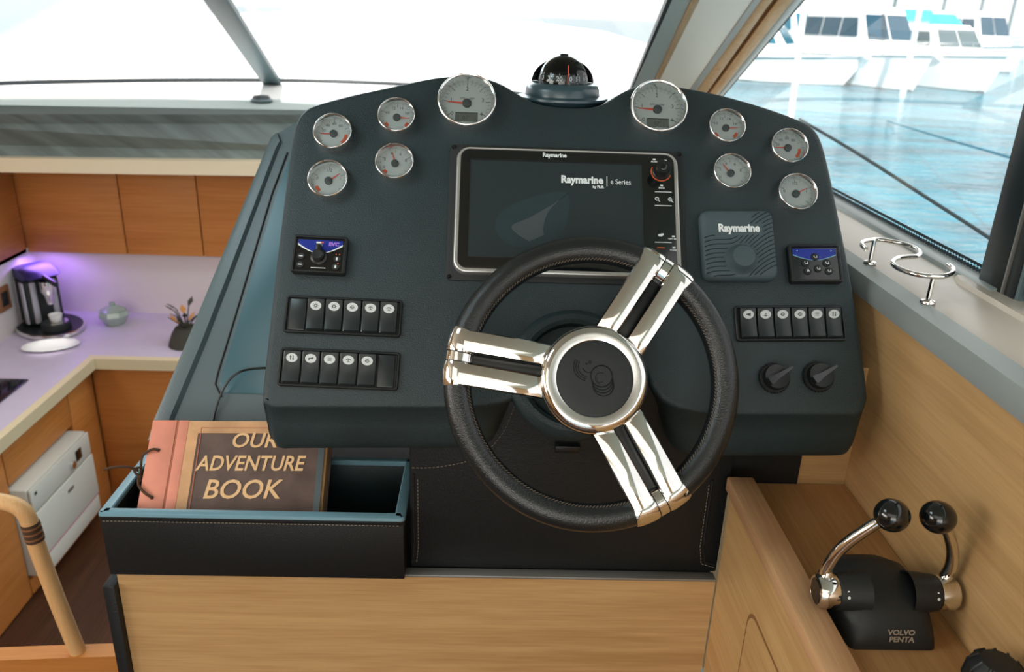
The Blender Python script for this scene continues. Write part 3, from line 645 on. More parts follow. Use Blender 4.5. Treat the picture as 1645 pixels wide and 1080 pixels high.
# ------------------------------------------------------------------ book leaning in the tray
PK = Vector((0, 1.236, -0.676)); tk = math.radians(46)
EY = Vector((0, math.sin(tk), math.cos(tk))); NK = Vector((0, -math.cos(tk), math.sin(tk)))
tl = onP(246, 676, PK, NK); trr = onP(524, 676, PK, NK); blc = onP(222, 814, PK, NK); brc = onP(513, 814, PK, NK)
ex = (brc - blc).normalized(); ey = NK.cross(ex).normalized()
bw = (brc - blc).length; bh = 0.182
org = blc.lerp(tl, 0) 
top_v = (tl - blc).dot(ey)
org = blc - ey * (bh - top_v)
MK = frame(org, ex, ey, NK); MKI = MK.inverted()
def kuv(px, py): p = MKI @ onP(px, py, PK, NK); return p.x, p.y
bk = thing('scrapbook', 'brown scrapbook with salmon spine and tan title lettering leaning in the tray', 'book', MK)
bm = B(); box(bm, 0, bw, 0, bh, -0.0045, 0.0, 0.0015)
obj('front_cover', bm, 'book_brown', bk)
bm = B(); box(bm, 0.006, bw + 0.004, 0.003, bh - 0.003, -0.026, -0.0048); obj('page_block', bm, 'paper', bk)
bm = B(); box(bm, 0, bw + 0.008, 0, bh, -0.031, -0.0262, 0.0015); obj('back_cover', bm, 'book_brown', bk)
bm = B(); box(bm, -0.001, 0.040, -0.0005, bh + 0.0005, -0.0048, 0.0012, 0.0008); obj('spine_strip', bm, 'salmon', bk)
bm = B(); box(bm, 0.043, 0.060, -0.0005, bh + 0.0005, -0.0040, 0.0009, 0.0006); obj('hinge_strip', bm, 'salmon', bk)
bm = B(); box(bm, 0.0602, bw - 0.004, bh - 0.022, bh - 0.0005, 0.0001, 0.0007); obj('tan_band', bm, 'book_tan', bk)
bm = B(); box(bm, 0.0602, 0.078, 0.0, bh - 0.022, 0.0001, 0.0006); obj('tan_band', bm, 'book_tan', bk)
bm = B(); box(bm, bw - 0.010, bw + 0.0004, 0.0, bh, 0.0001, 0.0008); obj('edge_cloth', bm, 'hubdark', bk)
bm = B(); box(bm, 0.0405, 0.0425, 0.0, bh, 0.0, 0.0004); box(bm, 0.082, 0.0835, 0.0, bh - 0.012, 0.0008, 0.0011); box(bm, 0.082, bw - 0.02, bh - 0.0130, bh - 0.0120, 0.0008, 0.0011); obj('border_line', bm, 'book_line', bk)
bm = B()
for s, px, py, sz, st in (('OUR', 408, 709, 0.036, 1.0), ('ADVENTURE', 402, 746, 0.036, 0.86), ('BOOK', 388, 788, 0.045, 0.98)):
    u, v = kuv(px, py); text(bm, s, sz, u, v, 0.0009, bold=0.0006, shear=0.18, stretch=st)
obj('lettering', bm, 'book_letter', bk)
# cord ties
u0 = 0.015
def cord(pts): 
    bm = B(); tube(bm, smooth_path(pts, 6), 0.0022, 7); obj('cord_tie', bm, 'cord', bk)
v1 = kuv(255, 724)[1]; v2 = kuv(238, 800)[1]
cord([(0.017, v1, -0.004), (0.017, v1, 0.004), (0.008, v1, 0.006), (-0.006, v1 - 0.008, 0.002), (-0.010, v1 - 0.02, -0.005), (-0.008, v1 - 0.05, -0.012)])
cord([(0.020, v2, -0.004), (0.020, v2, 0.004), (0.010, v2 + 0.006, 0.006), (-0.004, v2 + 0.02, 0.004), (-0.010, v2 + 0.04, -0.004)])
cord([(-0.010, (v1 + v2) / 2 + 0.005, 0.0), (-0.022, (v1 + v2) / 2 + 0.008, 0.012), (-0.04, (v1 + v2) / 2 + 0.006, 0.02), (-0.057, (v1 + v2) / 2 + 0.001, 0.022)])
cord([(-0.004, (v1 + v2) / 2 - 0.006, 0.002), (-0.012, (v1 + v2) / 2, 0.006), (-0.016, (v1 + v2) / 2 + 0.008, 0.002), (-0.008, (v1 + v2) / 2 + 0.012, -0.004)])
for eu, ev in ((0.017, v1), (0.020, v2)): simple('eyelet', 'copper', bk, lambda bm: disc(bm, 0.0035, 0.001, 0.0018, 12, cx=eu, cy=ev))

# ------------------------------------------------------------------ throttle shelf box
XB = 0.390; ZCAP = -0.676; ZF = -0.711
sb = thing('side_locker', 'oak side locker with raised cap rail and recessed shelf beside the helm', 'locker', T(XB, 1.12, HELM_Z)); SO = sb.location
def sbx(name, m, x0, x1, y0, y1, z0, z1, bev=0.0, parent=None):
    bm = B(); box(bm, x0 - SO.x, x1 - SO.x, y0 - SO.y, y1 - SO.y, z0 - SO.z, z1 - SO.z, bev); return obj(name, bm, m, parent or sb)
sbx('cap_rail', 'oak_cap', XB - 0.001, 0.432, -0.3, 1.118, ZCAP - 0.024, ZCAP, 0.003)
sbx('side_panel', 'oak_side', XB + 0.006, 0.428, -0.3, 1.108, HELM_Z, ZCAP - 0.0245)
sbx('shelf', 'oak_shelf', 0.4285, 0.602, -0.3, 1.156, ZF - 0.02, ZF)
# side door with rounded corner: dark gap then door slab
tipA = onX(1195, 978, XB); 
yd = onX(1196, 985, XB).y; zd = onX(1200, 976, XB).z
for nm, mt, d, x in (('door_gap', 'groove_brown', 0.0, 0.0055), ('door', 'oak_side', 0.0042, 0.0052)):
    pts = []
    r_ = 0.03
    for k in range(7):
        a = PI / 2 * k / 6; pts.append((yd - d - r_ + r_ * math.cos(a), zd - d - r_ + r_ * math.sin(a)))
    pts += [(0.1 + d, zd - d), (0.1 + d, HELM_Z + 0.08 + d), (yd - d, HELM_Z + 0.08 + d)]
    bm = B(); loft(bm, [[Vector((xx - SO.x + XB, y - SO.y, z - SO.z)) for y, z in pts] for xx in (x, 0.0065)]); obj(nm, bm, mt, sb)

# ------------------------------------------------------------------ instrument pod
face_px = [(420, 640), (428, 560), (440, 450), (452, 350), (463, 262), (470, 215), (477, 192), (488, 177), (506, 167), (560, 152), (620, 139), (680, 126), (715, 121), (750, 120.5), (785, 125), (812, 136), (838, 152), (862, 164),
           (893, 169), (925, 171), (950, 170), (972, 163), (998, 147), (1022, 137), (1055, 133), (1100, 139), (1160, 151), (1230, 171), (1285, 191), (1308, 205), (1321, 226), (1333, 270), (1350, 352), (1368, 445), (1384, 545), (1394, 625), (1393, 648), (1384, 664), (1360, 668),
           (1280, 668), (1200, 668), (1150, 667), (1105, 661), (1068, 646), (1048, 622), (1036, 592), (1010, 560), (975, 545), (930, 545), (893, 560), (868, 592), (850, 622), (822, 643), (780, 653), (720, 656), (640, 656), (540, 656), (470, 656), (440, 656), (426, 651)]
P3 = [onP(x, y, D0, ND) for x, y in face_px]
loc2 = [Vector(((MDI @ p).x, (MDI @ p).y, 0)) for p in P3]
dense = smooth_path(loc2, 4, closed=True); dpx = smooth_path([Vector((x, y, 0)) for x, y in face_px], 4, closed=True)
def sst(a, b, x): t = min(1, max(0, (x - a) / (b - a))); return t * t * (3 - 2 * t)
pod = thing('instrument_pod', 'moulded black instrument pod carrying the gauges, display and switches', 'dashboard', MD)
MDR = MD.to_3x3().inverted()
def world_off(v): return MDR @ Vector(v)
rings = []
def ring(ins_, h, wdn, wbk):
    pts = inset([(p.x, p.y) for p in dense], ins_); out = []
    for p, q in zip(pts, dpx):
        w_ = sst(606, 660, q.y) * (1 - sst(790, 850, q.x) * (1 - sst(1040, 1105, q.x)))
        o = Vector(wdn) * w_ + Vector(wbk) * (1 - w_)
        out.append(Vector((p.x, p.y, h)) + world_off(o))
    return out
Z0 = (0, 0, 0)
rings = [ring(0.010, 0.0, Z0, Z0), ring(0.004, -0.0015, Z0, Z0), ring(0.001, -0.004, Z0, Z0), ring(0, -0.008, Z0, Z0), ring(0, -0.008, (0, 0.003, -0.030), (0, 0.05, -0.008)), ring(0, -0.008, (0, 0.007, -0.060), (0, 0.10, -0.018)),
         ring(0.001, -0.008, (0, 0.013, -0.075), (0, 0.15, -0.026)), ring(0.003, -0.008, (0, 0.028, -0.084), (0, 0.19, -0.034)), ring(0.004, -0.008, (0, 0.10, -0.086), (0, 0.22, -0.038))]
bm = B(); loft(bm, rings); obj('shell', bm, 'dash', pod, angle=50)
# steering column boss
u, v = uv(921, 600)
bm = B(); lathe(bm, [(0.098, -0.02), (0.098, 0.0), (0.095, 0.006), (0.088, 0.0125), (0.080, 0.0135), (0.074, 0.010), (0.070, -0.004), (0.05, -0.006), (0.0, -0.006)], 56, T(u, v, 0)); obj('column_boss', bm, 'dash', pod)

# ------------------------------------------------------------------ gauges
def gauge(px, py, R, label, needle, zones, nums, big=False, marks_dark=False, spin=0):
    G = thing('gauge', label, 'gauge', dash_at(px, py, 0.008), group='engine gauges on the instrument pod')
    H = 0.016 if not big else 0.019
    simple('bezel', 'bezel', G, lathe, [(R * 1.0, -0.002), (R * 1.0, H - 0.005), (R * 0.988, H - 0.002), (R * 0.965, H - 0.0005), (R * 0.94, H), (R * 0.91, H - 0.001), (R * 0.825, 0.004), (R * 0.82, 0.001)], 64)
    simple('dial', 'dial', G, disc, R * 0.822, 0.0008, 0.0026, 40)
    bm = B(); rd = R * 0.79
    n = 25 if big else 13
    for k in range(n):
        a = math.radians(215 - 250 * k / (n - 1)); maj = (k % (3 if not big else 4) == 0); l = (0.16 if maj else 0.08) * R
        M = Matrix.Rotation(a, 4, 'Z'); box(bm, rd - l, rd, -0.008 * R if maj else -0.004 * R, 0.008 * R if maj else 0.004 * R, 0.0026, 0.0029, M=M)
    obj('scale_marks', bm, 'ink', G)
    bm = B()
    for s, a, r in nums: text(bm, s, R * (0.2 if big else 0.22), R * r * math.cos(math.radians(a)), R * r * math.sin(math.radians(a)), 0.0027)
    if big: text(bm, 'RPM x 1000', R * 0.10, 0, R * 0.20, 0.0027)
    obj('numerals', bm, 'ink', G)
    for a0, a1 in zones:
        bm = B(); arc_band(bm, R * 0.56, R * 0.72, a0, a1, 0.0026, 0.0030, 6); obj('warning_zone', bm, 'zone', G)
    M = Matrix.Rotation(math.radians(needle), 4, 'Z')
    bm = B(); vs = loft(bm, [[Vector((x, y, z)) for x, y in ((0.05 * R, -0.035 * R), (0.66 * R, -0.012 * R), (0.66 * R, 0.012 * R), (0.05 * R, 0.035 * R))] for z in (0.0040, 0.0048)], M=M); obj('needle', bm, 'needle', G)
    simple('needle_hub', 'hubdark', G, lathe, [(0, 0.0078), (R * 0.10, 0.0076), (R * (0.15 if big else 0.19), 0.0066), (R * (0.155 if big else 0.195), 0.003)], 24)
    if big:
        lc = simple('lcd', 'lcd', G, lambda bm: box(bm, -0.38 * R, 0.38 * R, -0.66 * R, -0.33 * R, 0.0027, 0.0034))
        bm = B(); text(bm, '07°', R * 0.2, 0, -0.53 * R, 0.0034); box(bm, -0.38 * R, 0.38 * R, -0.36 * R, -0.33 * R, 0.0034, 0.0037); obj('lcd_digits', bm, 'lcdink', lc)
    simple('glass', 'lens', G, disc, R * 0.90, H - 0.0035, H - 0.0028, 32)
    return G
small = [(535, 213, 0.0307, 'small chrome gauge at the pod\'s upper port corner, needle level and pointing outboard', 181, [(-48, 0)], [('20', 160, .55), ('40', 125, .58), ('60', 90, .58), ('80', 55, .58)]),
         (637, 187, 0.0302, 'small chrome gauge beside the tachometer on the port side, with two orange zones', -1, [(206, 228), (-46, -24)], [('10', 150, .58), ('12', 110, .6), ('14', 70, .6), ('16', 30, .58)]),
         (527, 289, 0.0315, 'small chrome gauge above the port control panel, needle pointing up to the right', 38, [(205, 232)], [('0', 165, .58), ('1/2', 90, .58), ('1', 15, .58)]),
         (634, 261, 0.0307, 'small chrome gauge nearest the display\'s port edge, needle just left of upright', 104, [(212, 232)], [('0', 200, .58), ('2', 155, .58), ('4', 110, .6), ('6', 65, .6), ('8', 20, .58)]),
         (1167, 204, 0.0300, 'small chrome gauge beside the starboard tachometer, with two orange zones', 4, [(205, 230), (-50, -22)], [('10', 150, .58), ('12', 110, .6), ('14', 70, .6), ('16', 30, .58)]),
         (1267, 236, 0.0303, 'small chrome gauge at the pod\'s upper starboard corner, needle level toward the display', 178, [(-48, 0)], [('20', 160, .55), ('40', 125, .58), ('60', 90, .58), ('80', 55, .58)]),
         (1175, 277, 0.0305, 'small chrome gauge above the rounded grey instrument cover, without any orange zone', 126, [], [('0', 200, .58), ('2', 155, .58), ('4', 110, .6), ('6', 65, .6), ('8', 20, .58)]),
         (1280, 310, 0.0315, 'small chrome gauge above the starboard control panel, needle pointing up to the right', 30, [], [('0', 165, .58), ('1/2', 90, .58), ('1', 15, .58)])]
for a in small: gauge(*a)
bn = [('0', 218, .62), ('1', 165, .55), ('2', 90, .55), ('3', 15, .55), ('4', -38, .62)]
gauge(750, 164, 0.0475, 'large chrome tachometer on the port side of the compass, needle at one', 176, [], bn, True)
gauge(1057, 174, 0.0468, 'large chrome tachometer on the starboard side of the compass, needle at one', 177, [], bn, True)

# ------------------------------------------------------------------ compass
cp = onY(902, 168, 1.44)
cm = thing('compass', 'domed black marine compass on top of the pod between the tachometers', 'compass', T(*cp))
simple('flange', 'compass_body', cm, lathe, [(0, -0.004), (0.060, -0.004), (0.078, 0.010), (0.0775, 0.0135), (0.066, 0.016), (0, 0.016)], 48)
simple('body_ring', 'compass_body', cm, lathe, [(0.0635, 0.0161), (0.0625, 0.026), (0.0600, 0.0315), (0.053, 0.036), (0.0, 0.036)], 48)
# hood: back part of a dark dome
bm = B(); prof = [(0.053 * math.cos(math.radians(a)), 0.0362 + 0.040 * math.sin(math.radians(a))) for a in range(0, 86, 8)]
lathe(bm, prof + [(0.0, 0.0765)], 24, None, math.radians(5), math.radians(175)); obj('hood', bm, 'compass_black', cm)
RD = 0.0435
simple('dome', 'dome', cm, lathe, [(RD * math.cos(math.radians(a)), 0.0362 + 1.02 * RD * math.sin(math.radians(a))) for a in range(0, 91, 6)], 40)
simple('dome_cap', 'compass_black', cm, lathe, [(0, 0.0835), (0.006, 0.0825), (0.0085, 0.0795)], 20)
bm = B(); lathe(bm, [(RD * 0.96 * math.cos(math.radians(a)), 0.0363 + 0.98 * RD * math.sin(math.radians(a))) for a in range(0, 91, 8)], 24, None, math.radians(12), math.radians(168)); obj('bowl_back', bm, 'compass_black', cm)
simple('card', 'compass_black', cm, lathe, [(0.0, 0.0385), (0.0395, 0.0385), (0.0372, 0.0505), (0.036, 0.0515), (0.0, 0.0535)], 40)
bm = B()
for k, s in enumerate(['36', '3', '30', '20', '10', '51', '6', '9']):
    a = math.radians(-90 + (k - 3.55) * 24); M = Matrix.Rotation(a + PI / 2, 4, 'Z') @ T(0, -0.0388, 0.0442) @ Matrix.Rotation(math.radians(82), 4, 'X')
    text(bm, s, 0.0105, 0, 0, 0.0004, bold=0.0002, M=M, depth=0.0004); box(bm, -0.0004, 0.0004, 0.006, 0.009, 0, 0.0006, M=M); box(bm, -0.0004, 0.0004, -0.0085, -0.0055, 0, 0.0006, M=M)
obj('card_numerals', bm, 'white_print', cm)
bm = B(); tube(bm, [(0.005, -0.041, 0.0385), (0.0052, -0.041, 0.050), (0.0052, -0.033, 0.0655)], 0.0009, 6); obj('lubber_line', bm, 'needle', cm)

# ------------------------------------------------------------------ chart plotter
M0 = dash_at(912, 340, 0.01); MI = M0.inverted()
def duv(px, py, h=0.014): p = MI @ onP(px, py, D0 + ND * h, ND); return p.x, p.y
cpz = thing('chart_plotter', 'wide multifunction chart plotter with silver surround in the pod centre', 'display', M0)
def quad(a, b, c, d): return [Vector(x) for x in (a, b, c, d)]
tl, tr_, br, bl_ = duv(737, 235), duv(1086, 246), duv(1099, 447), duv(724, 437)
PW = ((tr_[0] - tl[0]) + (br[0] - bl_[0])) / 2; PH = ((tl[1] - bl_[1]) + (tr_[1] - br[1])) / 2
pcx = (tl[0] + tr_[0] + br[0] + bl_[0]) / 4; pcy = (tl[1] + tr_[1] + br[1] + bl_[1]) / 4
bm = B(); rprism(bm, rrect(PW + 0.022, PH + 0.018, 0.008, 3, pcx, pcy), 0.0003, 0.003, 0.001); obj('mount_plate', bm, 'black_matt', cpz)
for sx in (-1, 1):
    for sy in (-1, 1):
        simple('screw', 'black_gloss', cpz, lambda bm: lathe(bm, [(0, 0.0065), (0.002, 0.0062), (0.0036, 0.004), (0.0036, 0.003)], 14, T(pcx + sx * (PW / 2 + 0.0055), pcy + sy * (PH / 2 + 0.004), 0)))
bm = B(); o_ = rrect(PW, PH, 0.020, 6, pcx, pcy); i_ = [0.0, 0.0012, 0.003, 0.0075, 0.0078]
sr = lambda q: rrect(PW - 0.014 * q, PH - 0.0105 * q, 0.020 - 0.006 * q, 6, pcx, pcy + 0.00175 * q)
loft(bm, [[Vector((p.x, p.y, z)) for p in sr(d)] for d, z in ((0, 0.0031), (0, 0.011), (0.15, 0.0135), (0.4, 0.0146), (0.92, 0.0141), (1.0, 0.0128))], True, False); obj('surround', bm, 'silver', cpz)
bm = B(); rprism(bm, sr(0.96), 0.0122, 0.0134, 0.0006); obj('bezel', bm, 'black_gloss', cpz)
s0 = duv(757, 256); s1 = duv(1028, 266); s2 = duv(1034, 402); s3 = duv(752, 411)
sx0 = (s0[0] + s3[0]) / 2; sx1 = (s1[0] + duv(1036, 420)[0]) / 2; sy1 = (s0[1] + s1[1]) / 2; sy0 = s3[1]
scr = simple('screen', 'screen', cpz, lambda bm: box(bm, sx0, sx1, sy0, sy1, 0.0134, 0.0139))
bm = B(); t_ = 0.0009
for a in ((sx0 - t_, sx0, sy0 - t_, sy1 + t_), (sx1, sx1 + t_, sy0 - t_, sy1 + t_), (sx0, sx1, sy0 - t_, sy0)): box(bm, *a, 0.0134, 0.0142)
obj('screen_edge', bm, 'steel_dark', scr)
bm = B(); box(bm, sx0, sx1, sy1, sy1 + 0.003, 0.0134, 0.0143); obj('screen_edge', bm, 'black', scr)
def flat(name, m, pts, parent, z=0.0140): 
    bm = B(); loft(bm, [[Vector((*p, zz)) for p in pts] for zz in (z - 0.0002, z)]); return obj(name, bm, m, parent)
glowpts = [duv(*p) for p in ((822, 325), (838, 345), (880, 310), (905, 306), (893, 318), (872, 345), (867, 380), (835, 392), (812, 392), (800, 372), (806, 345))]
fin = smooth_path([Vector((*duv(x, y), 0)) for x, y in ((917, 308), (898, 322), (880, 342), (873, 365), (874, 378))], 5); fin2 = smooth_path([Vector((*duv(x, y), 0)) for x, y in ((850, 388), (828, 374), (823, 362), (850, 350), (890, 327), (917, 308))], 5)
flat('screen_shade', 'screen_glow', [(p.x, p.y) for p in smooth_path([Vector((*duv(x, y), 0)) for x, y in ((905, 308), (915, 330), (905, 370), (870, 392), (825, 396), (797, 372), (806, 340), (850, 318))], 4, closed=True)], scr, 0.01402)
flat('screen_fin', 'screen_fin', [(p.x, p.y) for p in fin + fin2[:-1]], scr, 0.01425)
bm = B(); u, v = duv(935, 289.5); text(bm, 'Raymarine', 0.0172, u, v, 0.0141, bold=0.0007, stretch=0.9)
u, v = duv(961, 296.5); text(bm, 'by FLIR', 0.0056, u, v - 0.0045, 0.0141, bold=0.0003); u, v = duv(997, 293); text(bm, 'e Series', 0.0118, u, v, 0.0141, bold=0.0001, stretch=0.86)
u, v = duv(975, 291); box(bm, u - 0.0005, u + 0.0005, v - 0.009, v + 0.008, 0.0141, 0.0144); obj('screen_lettering', bm, 'white_print', scr)
bm = B(); u, v = duv(891, 249.5); text(bm, 'Raymarine', 0.0098, u, v, 0.0135, bold=0.0004, stretch=0.9); u, v = duv(888, 422); text(bm, 'hybridtouch', 0.0085, u, v, 0.0135, bold=0.0001); obj('brand_lettering', bm, 'white_print', cpz)
# keys at the right of the screen
u, v = duv(1062, 276)
kn = simple('rotary_knob', 'black', cpz, lambda bm: lathe(bm, [(0.0145, 0.0135), (0.0145, 0.016), (0.0128, 0.018), (0.0122, 0.030), (0.0105, 0.0325), (0, 0.032)], 32, T(u, v, 0)))
simple('knob_light', 'orange_ring', kn, lambda bm: arc_band(bm, 0.0148, 0.0163, 150, 340, 0.0134, 0.0142, 24, u, v)); simple('knob_dimple', 'black_gloss', kn, lambda bm: lathe(bm, [(0, 0.0335), (0.004, 0.0332), (0.0055, 0.0323)], 18, T(u, v, 0)))
bm = B()
for y in (308, 330, 389): a = duv(1052, y); b = duv(1079, y + 0.5); box(bm, a[0], b[0], a[1] - 0.0006, a[1] + 0.0004, 0.0135, 0.0142)
obj('key_bar', bm, 'white_print', cpz)
bm = B()
for px, py in ((1056, 320), (1077, 321)):
    u, v = duv(px, py); arc_band(bm, 0.0022, 0.0031, 0, 360, 0.0135, 0.0139, 14, u - 0.0005, v + 0.0007); box(bm, 0.002, 0.0058, -0.0005, 0.0005, 0.0135, 0.0139, M=T(u, v, 0) @ Matrix.Rotation(math.radians(-45), 4, 'Z')); box(bm, u - 0.0017, u + 0.0007, v + 0.0004, v + 0.001, 0.0135, 0.0139)
for px, py, s in ((1051, 258, 'HOME'), (1069, 260, 'MENU'), (1063, 300, 'BACK'), (1082, 382, 'WPT MOB'), (1083, 400, 'POWER')): u, v = duv(px, py); text(bm, s, 0.0036, u, v - 0.002, 0.0135, bold=0.0001); box(bm, u - 0.0022, u + 0.0022, v + 0.001, v + 0.0035, 0.0135, 0.0138)
u, v = duv(1061, 378); box(bm, u - 0.003, u + 0.003, v - 0.002, v + 0.002, 0.0135, 0.0138); box(bm, u + 0.001, u + 0.005, v, v + 0.003, 0.0135, 0.0138)
obj('key_symbols', bm, 'white_print', cpz)
u, v = duv(1062, 398); simple('power_mark', 'orange_ring', cpz, lambda bm: box(bm, u - 0.006, u + 0.006, v - 0.0007, v + 0.0007, 0.0135, 0.0140))

# ------------------------------------------------------------------ control panels
def panel_frame(px4, label, cat, name, h=0.006, group=None):
    pts = [onP(x, y, D0 + ND * h, ND) for x, y in px4]; ctr = sum(pts, Vector()) / 4; l = MDI @ ctr
    ang = math.atan2(*[((MDI @ pts[1]) - (MDI @ pts[0]))[i] for i in (1, 0)]) * 0.5 + math.atan2(*[((MDI @ pts[2]) - (MDI @ pts[3]))[i] for i in (1, 0)]) * 0.5
    M = MD @ T(l.x, l.y, 0) @ Matrix.Rotation(ang, 4, 'Z'); q = [M.inverted() @ p for p in pts]
    W = ((q[1] - q[0]).length + (q[2] - q[3]).length) / 2; H = ((q[0] - q[3]).length + (q[1] - q[2]).length) / 2
    t = thing(name, label, cat, M, group)
    def f(px, py, hh=h): p = M.inverted() @ onP(px, py, D0 + ND * hh, ND); return p.x, p.y
    return t, W, H, f
def evc(px4, label, knob):
    t, W, H, f = panel_frame(px4, label, 'control panel', 'engine_control_panel', 0.010)
    bm = B(); o = rrect(W, H, 0.004, 4); loft(bm, [[Vector((p.x, p.y, z)) for p in inset(o, d)] for d, z in ((0, 0.0003), (0, 0.010), (0.0015, 0.012), (0.0038, 0.012), (0.0048, 0.0098))], True, False); obj('housing', bm, 'black', t)
    simple('face', 'black_gloss', t, lambda bm: box(bm, -W / 2 + 0.005, W / 2 - 0.005, -H / 2 + 0.005, H / 2 - 0.005, 0.008, 0.0096))
    n = 16; w2 = W / 2 - 0.007; yt = H / 2 - 0.007
    lo = [(-w2 + 2 * w2 * k / n, yt - (0.006 if knob else 0.0095) - 0.0115 * (1 - abs(2 * k / n - 1) ** 1.6) * (1.3 if knob else 0.8)) for k in range(n + 1)]
    bm = B(); loft(bm, [[Vector((*p, z)) for p in lo + [(w2, yt), (-w2, yt)]] for z in (0.0096, 0.0100)]); obj('blue_field', bm, 'evc_blue', t)
    bm = B(); th = 0.0028 if knob else 0.0012
    loft(bm, [[Vector((*p, z)) for p in lo + [(x, y - th * (0.25 + 0.75 * abs(x / w2))) for x, y in reversed(lo)]] for z in (0.0097, 0.0103)]); obj('silver_swoosh', bm, 'white_print' if knob else 'cyan_line', t)
    if knob:
        kb = simple('knob', 'black', t, lambda bm: (lathe(bm, [(0.0125, 0.0097), (0.0125, 0.0125), (0.0095, 0.0145), (0.0088, 0.022), (0.007, 0.024), (0, 0.0235)], 28, T(0, -0.004, 0)), box(bm, -0.004, 0.004, -0.002, 0.012, 0.0120, 0.0225, 0.0015)))
        bm = B(); box(bm, -0.0035, 0.0035, H / 2 - 0.0165, H / 2 - 0.0145, 0.0101, 0.0230); obj('pointer_mark', bm, 'white_print', kb)
        bm = B(); text(bm, 'EVC', 0.0078, 0.0205, yt - 0.006, 0.0102, bold=0.0004, stretch=1.1); obj('lettering', bm, 'evc_violet', t)
        for x in (-0.002, 0.003): simple('indicator_lamp', 'needle', t, lambda bm: box(bm, x - 0.0018, x + 0.0018, yt - 0.0048, yt - 0.0028, 0.0101, 0.0106))
        for x, y in ((-0.027, -0.004), (-0.027, -0.0175), (0.027, -0.006), (0.026, -0.0185)):
            b = simple('button', 'black_matt', t, lambda bm: disc(bm, 0.0055, 0.0097, 0.0115, 20, cx=x, cy=y, sy=0.85)); simple('button_symbol', 'white_print', b, lambda bm: box(bm, x - 0.0028, x + 0.0028, y - 0.0007, y + 0.0007, 0.0115, 0.0119) if x < 0 else box(bm, x - 0.0012, x + 0.0012, y - 0.0022, y + 0.0022, 0.0115, 0.0119))
        for x, y in ((0.025, 0.0015), (0.030, 0.0015), (0.029, -0.0128)): simple('indicator_lamp', 'orange_ring', t, lambda bm: box(bm, x - 0.0008, x + 0.0008, y - 0.0008, y + 0.0008, 0.0097, 0.0102))
        simple('print_line', 'white_print', t, lambda bm: box(bm, -0.011, 0.011, -H / 2 + 0.0085, -H / 2 + 0.0095, 0.0097, 0.0100))
    else:
        for i, (x, y) in enumerate(((0, 0.0105), (-0.0155, 0.0005), (0.0175, 0.0005), (0.003, -0.0085), (-0.0135, -0.0125), (0.0195, -0.0125))):
            b = simple('button', 'black_matt', t, lambda bm: lathe(bm, [(0, 0.0128), (0.0045, 0.0126), (0.0058, 0.0112), (0.006, 0.0097)], 20, T(x, y, 0)))
            if i == 4: simple('button_symbol', 'white_print', b, lambda bm: text(bm, 'A', 0.006, x, y, 0.0129, bold=0.0002))
            else: simple('button_symbol', 'white_print', b, lambda bm: arc_band(bm, 0.0018, 0.0026, 150, 390, 0.0128, 0.0131, 10, x, y + 0.0003) or box(bm, x - 0.0006, x + 0.003, y - 0.0022, y - 0.0015, 0.0128, 0.0131))
        for x in (-1, 1): simple('screw_dot', 'white_print', t, lambda bm: disc(bm, 0.0009, 0.0101, 0.0105, 10, cx=x * 0.0265, cy=yt - 0.0035))
        bm = B()
        for k in range(4):
            for x in (-0.0245, 0.0275): box(bm, x - 0.0005, x + 0.0005, -0.012 + 0.005 * k, -0.0105 + 0.005 * k, 0.0097, 0.0100)
        obj('print_marks', bm, 'hubdark', t)
evc([(473, 376), (559, 382), (554, 441), (466, 438)], 'square engine control panel with blue field and rotary knob above the port switches', True)
evc([(1266, 393), (1349, 393), (1354, 454), (1270, 454)], 'square autopilot style control panel with blue field and round buttons above the starboard switches', False)

# ------------------------------------------------------------------ rocker switch panels
def glyph(bm, k, x, y, z):
    b = lambda x0, x1, y0, y1, a=0: box(bm, x0, x1, y0, y1, 0, 0.0003, M=T(x, y, z) @ Matrix.Rotation(math.radians(a), 4, 'Z'))
    if k == 'sun':
        arc_band(bm, 0.0009, 0.0016, 0, 360, z, z + 0.0003, 10, x, y); [b(0.0019, 0.0026, -0.0002, 0.0002, a) for a in range(0, 360, 45)]
    elif k == 'wiper': arc_band(bm, 0.0019, 0.0025, 20, 160, z, z + 0.0003, 8, x, y - 0.001); b(-0.0002, 0.0002, -0.0015, 0.0010); b(-0.0012, 0.0012, -0.0017, -0.0012)
    elif k == 'arrows': b(-0.0015, -0.0007, -0.002, 0.002); b(0.0007, 0.0015, -0.002, 0.002); b(-0.002, -0.0003, 0.0006, 0.0012); b(0.0003, 0.002, -0.0012, -0.0006)
    elif k == 'flow': b(-0.002, 0.002, -0.0003, 0.0006); b(-0.002, -0.0012, -0.0018, -0.0003); b(0.001, 0.0024, 0.0002, 0.0012)
    elif k == 'anchor': b(-0.0003, 0.0003, -0.0018, 0.0014); b(-0.0011, 0.0011, 0.0006, 0.001); arc_band(bm, 0.0013, 0.0019, 200, 340, z, z + 0.0003, 8, x, y)
    elif k == 'horn': b(-0.002, -0.0008, -0.0006, 0.0006); b(-0.0008, 0.0012, -0.0012, 0.0012); b(0.0012, 0.002, -0.0016, 0.0016)
    elif k == 'bars': [b(-0.0018, 0.0018, d - 0.0002, d + 0.0002) for d in (-0.0012, 0, 0.0012)]
    else: arc_band(bm, 0.0012, 0.0018, 30, 330, z, z + 0.0003, 10, x, y); b(-0.0022, 0.0022, -0.0003, 0.0003)
